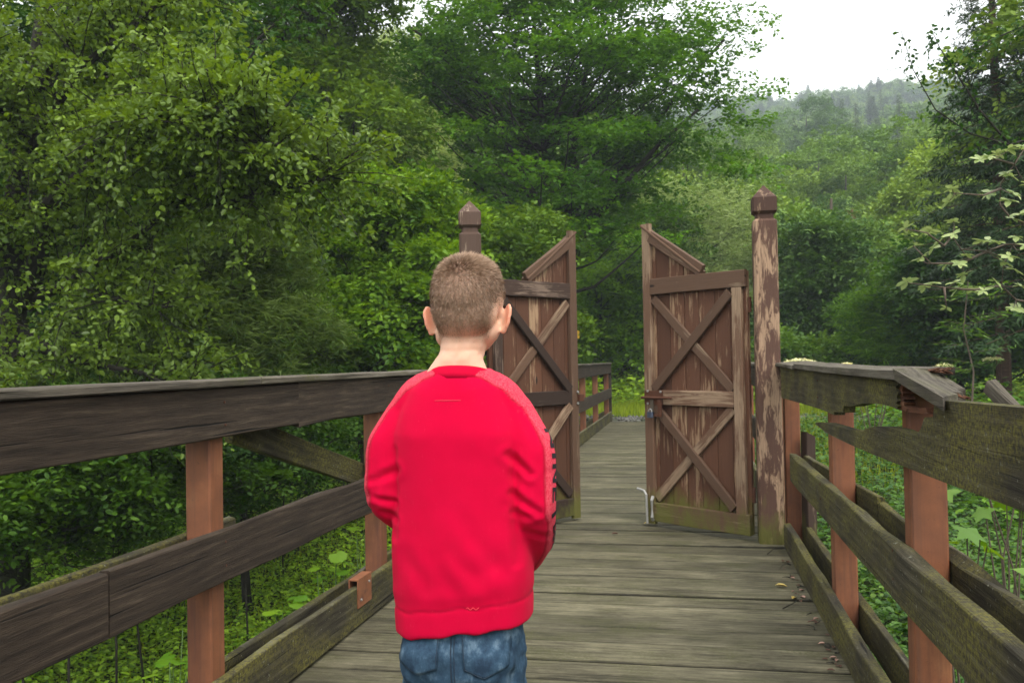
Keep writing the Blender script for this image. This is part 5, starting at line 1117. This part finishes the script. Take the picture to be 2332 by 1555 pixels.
# cloth: folds where the sleeve bends, long soft drapes on the back, seams
def nz(p, s, o=0.): return np.array([noise.noise(Vector((a*s+o, b*s+o*.7, c*s-o))) for a, b, c in p])
n1 = nz(V*np.array([1, 1, .38]), 13, 3.); n2 = nz(V, 34, 9.); n3 = nz(V*np.array([1, 1, 1.6]), 24, 1.)
disp = .0022*n1*sm(V[:, 2], 1.12, 1.0)+.0008*n2
fold = np.zeros(len(V))
elz = np.where(sg > 0, ELB[1][2], ELB[-1][2]); el = np.exp(-((along-.235)/.055)**2)*on_sleeve
ang = np.abs(np.sin(along*70+3.4*n3+V[:, 1]*30)); fold -= el*.0012*(1-ang)**2
up_ = np.exp(-((V[:, 2]-1.03)/.035)**2)*np.exp(-((np.abs(V[:, 0])-.115)/.018)**2)*(V[:, 1] < 0); back = (V[:, 1] < .012)
bk = sm(-V[:, 1], .02, .07)*sm(.92-V[:, 2], 0, .12)*sm(V[:, 2], .735, .77)
fold += bk*.0012*np.sin((V[:, 0]*.9+V[:, 2]*.75)*52+1.8*n1*2)*(V[:, 0] > -.04); fold += bk*.0010*np.sin((V[:, 0]*-.5+V[:, 2]*.9)*70+n1*3)
groove = lambda q, c, w: np.exp(-((q-c)/w)**2)
for x0, z0, x1, z1, w_, dp in ((.112, 1.022, .152, .985, .0075, .0075), (.116, .948, .168, .912, .007, .006), (.118, .912, .150, .902, .006, .005), (.120, .985, .150, .962, .009, .003), (.140, .872, .172, .858, .007, .0035),
        (-.110, .992, -.168, .968, .008, .006), (-.114, .925, -.160, .935, .006, .005), (-.112, .893, -.150, .905, .006, .005), (-.150, .960, -.182, .935, .008, .003),
        (.122, 1.035, .124, .815, .007, .0035), (-.118, 1.03, -.117, .86, .007, .0035), (.03, .90, .10, .80, .016, .0022), (.0, .84, .09, .765, .014, .0022), (-.09, .83, -.04, .77, .014, .0018)):
    d_ = np.array([x1-x0, z1-z0]); t_p = np.clip(((V[:, 0]-x0)*d_[0]+(V[:, 2]-z0)*d_[1])/(d_@d_), 0, 1); ds = np.hypot(V[:, 0]-x0-t_p*d_[0], V[:, 2]-z0-t_p*d_[1])
    fold -= back*dp*np.exp(-(ds/w_)**2)*np.sin(np.clip(t_p, .08, .92)*math.pi)**.4; fold += back*dp*.35*np.exp(-((ds-w_*1.9)/w_)**2)
hem_z = .7320+.10*(V[:, 0]); fold -= .0014*groove(V[:, 2], hem_z, .0030)
thr = .50+.20*sm(along, .06, .16); seam = groove(panel, thr, .04)*(panel > 0); fold -= .0014*seam
rag = (.5-.5*np.sign(np.abs(V[:, 0])-.0))*0
V2 = V+Nn*(disp+fold)[:, None]
V2[:, 2] += np.where(V[:, 2] < .76, .0012*np.sin(V[:, 0]*38+.6)+.002*np.sin(V[:, 0]*91), 0)*sm(.76-V[:, 2], 0, .03)
setv(me, V2)
setattr_f(me, 'panel', sm(panel, thr-.01, thr+.03)); setattr_f(me, 'seam', np.clip(seam+groove(V[:, 2], hem_z, .0028), 0, 1)); setattr_f(me, 'band', sm(hem_z-V[:, 2], 0, .004))
def clothmat():
    n = NT('red_sweatshirt_cloth'); v = n.n('TexCoord').outputs['Object']
    knit = n.noise(v, 900, 2, .5); h = n.noise(n.mapping(v, (1, 1, .7)), 330, 4, .75); soft = n.noise(v, 14, 4)
    red = n.mix(soft, (.52, .0005, .030), (.62, .001, .042)); pan = n.mix(n.ramp(h, (.36, 0), (.62, 1)), (.56, .012, .045), (.70, .09, .125))
    c = n.mix(n.attr('panel'), red, pan); c = n.mix(n.math('MULTIPLY', n.attr('seam'), .7), c, (.26, .001, .015))
    lint = n.ramp(n.noise(n.mapping(v, (1, 1, .4)), 160, 5, .8), (.60, 0), (.78, .4)); c = n.mix(lint, c, (.80, .10, .13))
    hgt = n.math('ADD', n.math('MULTIPLY', knit, .4), n.math('MULTIPLY', h, n.math('MULTIPLY_ADD', n.attr('panel'), 1.4, .4)))
    m = n.principled(c, .95, .06, n.bump(hgt, .5, .002)); p = [x for x in n.t.nodes if x.type == 'BSDF_PRINCIPLED'][0]
    p.inputs['Sheen Weight'].default_value = .05; p.inputs['Sheen Roughness'].default_value = .5; p.inputs['Sheen Tint'].default_value = (1, .45, .5, 1); return m
M_RED = clothmat()
shirt = finish(me, 'sweatshirt', M_RED, boy)
V = verts(me); bv = BVHTree.FromPolygons([tuple(v) for v in V], [tuple(p.vertices) for p in me.polygons])
nc = NT('ribbed_red_collar'); gv = nc.n('TexWave', _bands_direction='X', Scale=160); nc.l(nc.n('TexCoord').outputs['Object'], gv.inputs[0]); M_COL = nc.principled(nc.mix(gv.outputs['Fac'], (.46, .001, .024), (.58, .004, .040)), .95, .06, nc.bump(gv.outputs['Fac'], .5, .001))
# collar: ribbed band round the neck
mb = MB(); na_ = 48; a = np.arange(na_)*2*math.pi/na_; prof = [(-.0035, -.013), (.0015, -.013), (.0035, -.002), (.002, .009), (-.001, .0115), (-.004, .009), (-.005, -.002)]
CV = []
for t in a:
    cx, cy_ = .006+.0670*math.cos(t), -.010+.060*math.sin(t); nrm = unit([math.cos(t)/.0655, math.sin(t)/.060, 0]); zc = 1.184-.38*(cy_+.07)*(1 if cy_ > -.07 else 0)*.55
    for p_, q_ in prof: CV.append(np.array([cx, cy_, zc])+nrm*(p_-q_*.55)+np.array([0, 0, q_]))
m_ = len(prof); CF = np.array([(i*m_+j, ((i+1) % na_)*m_+j, ((i+1) % na_)*m_+(j+1) % m_, i*m_+(j+1) % m_) for i in range(na_) for j in range(m_)])
mobj('collar', CV, [CF], M_COL, shirt, BM, True)
# label-size stitching below the collar: a faint raised rectangle
def stitch(pts, rad, mat, parent, name, d=(0, 1, 0), tree_=None, off=.0006):
    tree_ = tree_ or bv; out = []
    for x, z in pts:
        h = tree_.ray_cast(Vector((x, -.5, z)), Vector(d))
        if h[0] is not None: out.append(np.array(h[0])+np.array([0, -off, 0]))
    if len(out) > 2: MB().add(*tube_arrays(out, rad, 4)).obj(name, mat, parent, BM, True)
M_THREAD = plain('pale_red_thread', (.72, .05, .08), .8, 0, .1)
stitch([(-.026+i*.052/11, 1.128) for i in range(12)], .0007, M_THREAD, shirt, 'stitching')
stitch([(.034+i*.0022, .7365+.0022*math.sin(i*1.3)) for i in range(12)], .0008, M_THREAD, shirt, 'loose_thread', off=.002)
# letters down the right sleeve
fc = bpy.data.curves.new('t', 'FONT'); fc.body = 'NINETEEN'; fc.size = .040; fc.offset = .0012; fc.space_character = 1.18; fc.resolution_u = 3
fo = bpy.data.objects.new('t', fc); COL.objects.link(fo); dg = bpy.context.evaluated_depsgraph_get(); dg.update(); tm = bpy.data.meshes.new_from_object(fo.evaluated_get(dg)); bpy.data.objects.remove(fo)
bm = bmesh.new(); bm.from_mesh(tm); bmesh.ops.triangulate(bm, faces=bm.faces); bmesh.ops.subdivide_edges(bm, edges=[e for e in bm.edges if e.calc_length() > .007], cuts=3); bmesh.ops.triangulate(bm, faces=bm.faces)
A = np.array([(.128, -.004, 1.085), (.150, -.012, 1.02), ELB[1], WR[1]]); dl = np.concatenate([[0], np.cumsum(np.linalg.norm(np.diff(A, axis=0), axis=1))])
u0 = .030; kk = .265/max(v.co.x for v in bm.verts)
for v in bm.verts:
    s = u0+v.co.x*kk; q = np.array([np.interp(s, dl, A[:, i]) for i in range(3)]); th = math.radians(-18)+(v.co.y-.006)/.047
    s1 = max(0, min(dl[-1], s)); tg = unit(np.array([np.interp(min(dl[-1], s+.03), dl, A[:, i])-np.interp(max(0, s-.03), dl, A[:, i]) for i in range(3)]))
    ox = np.array([1., -.0, 0]); ox = unit(ox-tg*(ox@tg)); oy = np.cross(tg, ox); oy = oy if oy[1] > 0 else -oy
    dr = ox*math.cos(th)+oy*math.sin(th); h = bv.ray_cast(Vector(q+dr*.2), Vector(-dr)); v.co = (h[0]+Vector(dr)*.0012) if h[0] is not None else Vector(q+dr*.048)
tm2 = bpy.data.meshes.new('lettering'); bm.to_mesh(tm2); bm.free(); tm2.materials.append(M_BLACK); lo = link(bpy.data.objects.new('lettering', tm2), shirt, BM); lo['label'] = 'black block letters running down the right sleeve'

# -- jeans
mb = MB()
loft(mb, [(.575, .115, .088, 0, -.004, 2.4), (.63, .122, .094, 0, -.006, 2.4), (.68, .120, .092, 0, -.002, 2.4), (.75, .108, .082, 0, .004, 2.4)])
for s in (-1, 1):
    mb.add(*ell((s*.055, -.048, .622), (.062, .052, .070), 20, 14))
    chain(mb, [(s*.060, 0, .63), (s*.068, .012, .37), (s*.072, -.004, .22), (s*.076, -.004, .085)], [.070, .060, .056, .054])
me = voxel(mb, .0055, 4); V = verts(me); Nn = normals(me); n1 = nz(V*np.array([1, 1, 1.7]), 26, 5.); n2 = nz(V, 9, 2.)
V2 = V+Nn*(.0055*n1+.004*n2-.004*groove(V[:, 0], 0, .004)*(V[:, 1] < 0)*(V[:, 2] > .58))[:, None]; setv(me, V2)
def denim():
    n = NT('blue_denim'); v = n.n('TexCoord').outputs['Object']; f = n.noise(n.mapping(v, (1, 1, .35)), 700, 3, .7); k = n.noise(v, 22, 5, .65); k2 = n.noise(n.mapping(v, (1, 1, .5)), 55, 5, .7)
    c = n.ramp(n.math('ADD', n.math('MULTIPLY', k, .6), n.math('MULTIPLY', k2, .4)), (.40, (.010, .024, .048)), (.52, (.036, .078, .13)), (.64, (.15, .23, .31)))
    c = n.mix(n.math('MULTIPLY', f, .5), c, (.03, .06, .10)); return n.principled(c, .85, .2, n.bump(n.math('ADD', f, k2), .4, .0015))
M_DENIM = denim(); jeans = finish(me, 'jeans', M_DENIM, boy); V = verts(me); bj = BVHTree.FromPolygons([tuple(v) for v in V], [tuple(p.vertices) for p in me.polygons])
M_SEAM = plain('dark_denim_seam', (.018, .032, .055), .8, 0, .2, 200)
for s in (-1, 1):
    q = [(-.043, .036), (.047, .030), (.045, -.040), (.004, -.062), (-.040, -.048)]; cx, cz = s*.064, .668
    nU, nV = 12, 14; pv, ok = [], True
    for j in range(nV+1):
        t = j/nV; L_ = np.array([-.043, .036])*(1-t)+np.array([-.038, -.050])*t; Rr = np.array([.047, .030])*(1-t)+np.array([.044, -.044])*t
        for i in range(nU+1):
            f = i/nU; p = L_*(1-f)+Rr*f; p = p+[0, -.016*t*(1-abs(2*f-1))]
            h = bj.ray_cast(Vector((cx+s*p[0], -.5, cz+p[1])), Vector((0, 1, 0))); pv.append(tuple(h[0]+Vector((0, -.0028, 0))) if h[0] is not None else (cx+s*p[0], -.08, cz+p[1]))
    w_ = nU+1; pf = np.array([(j*w_+i, j*w_+i+1, (j+1)*w_+i+1, (j+1)*w_+i) for j in range(nV) for i in range(nU)])
    po = mobj('back_pocket', pv, [pf], M_DENIM, jeans, BM, True); so_ = po.modifiers.new('thick', 'SOLIDIFY'); so_.thickness = .0022; so_.offset = 0
    pv = np.array(pv).reshape(nV+1, nU+1, 3); ring_ = np.concatenate([pv[:, 0], pv[-1, 1:], pv[::-1, -1][1:]]); ctr = ring_.mean(0)
    for ins in (.05, .13): MB().add(*tube_arrays(ring_*(1-ins)+ctr*ins+[0, -.0018, 0], .0009, 4)).obj('stitching', M_SEAM, po, BM)
stitch([(0.0, .71-i*.012) for i in range(14)], .0012, M_SEAM, jeans, 'back_seam', tree_=bj)
stitch([(0.007, .71-i*.012) for i in range(14)], .0009, M_SEAM, jeans, 'back_seam', tree_=bj)
stitch([(-.13+i*.01, .708+.0*i) for i in range(27)], .0011, M_SEAM, jeans, 'yoke_seam', tree_=bj)
# -- shoes
M_SHOE = plain('dark_blue_shoe', (.03, .04, .07), .7, 0, .2); M_SOLE = plain('white_rubber_sole', (.6, .6, .57), .6, 0, .1)
for s in (-1, 1):
    mb = MB(); chain(mb, [(s*.078, -.045, .045), (s*.080, .03, .043), (s*.088, .12, .034)], [.036, .037, .030]); chain(mb, [(s*.077, -.030, .06), (s*.076, -.02, .095)], [.040, .036]); me = voxel(mb, .006, 3)
    V = verts(me); V[:, 2] = np.maximum(V[:, 2], .016); setv(me, V); sh_ = finish(me, 'shoe', M_SHOE, boy)
    y = np.linspace(-.09, .155, 12); w_ = np.interp(y, [-.09, -.07, 0, .08, .13, .155], [.012, .030, .033, .040, .033, .010]); P2_ = [(s*(.078+.05*max(0, yy)), yy) for yy in y]
    out = [(p[0]+q, p[1]) for p, q in zip(P2_, w_)]+[(p[0]-q, p[1]) for p, q in zip(P2_[::-1], w_[::-1])]; prism('sole', out, .022, M_SOLE, sh_, BM @ Matrix.Translation((0, 0, .0015)))

# ------------------------------------------------------------------ litter on the deck
M_YLEAF = plain('yellow_dead_leaf', (.55, .42, .12), .6, 0, .3, 60); M_BLEAF = plain('brown_dead_leaf', (.11, .055, .035), .7, 0, .4, 60); M_PLEAF = plain('pinkish_dead_leaf', (.42, .26, .20), .7, 0, .3, 60)
def on_deck(px, py): d = ray(px, py); t = -H/d[2]; return np.array([d[0]*t, d[1]*t, 0.])
def dead_leaf(px, py, s, mat, a, label, group=None):
    c = on_deck(px, py); V = T_OVAL[0]*np.array([s, s*.8, s*1.4])+[0, 0, .0]; V = V+[0, 0, .004-V[:, 2].min()]; V[:, 2] += np.abs(V[:, 1])*.35
    o = mobj('fallen_leaf', V, [f for f in T_OVAL[1]], mat, None, Matrix.Translation(Vector(c)) @ Matrix.Rotation(a, 4, 'Z')); tag(o, label, 'leaf', group); md = o.modifiers.new('t', 'SOLIDIFY'); md.thickness = .0012
dead_leaf(1765, 1335, .062, M_YLEAF, -.1, 'yellow fallen leaf lying alone on the planks, right of the gate track')
dead_leaf(1852, 1412, .035, M_PLEAF, .6, 'pinkish fallen leaf close to the right bottom board')
dead_leaf(1804, 1366, .05, M_YLEAF, 1.1, 'pale yellow scrap of leaf beside the dark bent twig')
dead_leaf(1834, 1364, .04, M_PLEAF, 2.1, 'light leaf scrap on the mossy spot near the right board')
dead_leaf(1466, 1193, .05, M_YLEAF, .2, 'small ochre leaf under the drop bolt of the right leaf')
dead_leaf(1393, 1217, .05, M_BLEAF, .4, 'brown leaf alone on the planks between the gate leaves')
dead_leaf(1783, 1281, .05, M_BLEAF, 1.4, 'reddish leaf just in front of the right gate post')
r_ = np.random.default_rng(66)
for i in range(26):
    t = r_.uniform(0, 1)**.8; px, py = 1795+(1925-1795)*t+r_.uniform(-26, 4), 1275+(1535-1275)*t
    dead_leaf(px, py, r_.uniform(.014, .036), [M_BLEAF, M_BLEAF, M_BLEAF, M_PLEAF][r_.integers(0, 4)], r_.uniform(0, 6.28), 'small brown leaf scrap in the litter along the right board', 'leaf litter along the right board')
for i, (x0, y0, x1, y1, lab, gr) in enumerate([(1783, 1388, 1815, 1366, 'dark bent twig on the planks near the right board', None), (1748, 1263, 1782, 1252, 'thin curved twig at the foot of the right gate post', None), (1800, 1288, 1775, 1298, 'short twig below the curved one near the gate post', None)]+[(0, 0, 0, 0, 'small dark twig in the litter along the right board', 'twigs along the right board')]*14):
    if gr: t = r_.uniform(0, 1); x0, y0 = 1810+112*t+r_.uniform(-22, 2), 1300+230*t; x1, y1 = x0+r_.uniform(-22, 22), y0+r_.uniform(-10, 10)
    p, q = on_deck(x0, y0)+[0, 0, .006], on_deck(x1, y1)+[0, 0, .006]; V, Fs = tube_arrays(limb(p, q, r_, 5, .10, -.05), [.0035, .003, .0025, .002, .0012], 5)
    V[:, 2] = np.maximum(V[:, 2], .001); tag(mobj('twig', V, Fs, M_BARK), lab, 'twig', gr)

# ------------------------------------------------------------------ the air
hz = MB().add(*box_arrays((0, 190, 60), (1900, 1500, 126))); 
hm = bpy.data.materials.new('haze'); hm.use_nodes = True; t_ = hm.node_tree; t_.nodes.clear(); pv_ = t_.nodes.new('ShaderNodeVolumePrincipled'); ot = t_.nodes.new('ShaderNodeOutputMaterial')
pv_.inputs['Color'].default_value = (.80, .90, 1, 1); pv_.inputs['Density'].default_value = .0012; pv_.inputs['Anisotropy'].default_value = 0
t_.links.new(pv_.outputs[0], ot.inputs['Volume'])
if HAZE: tag(hz.obj('haze', hm), kind='stuff')
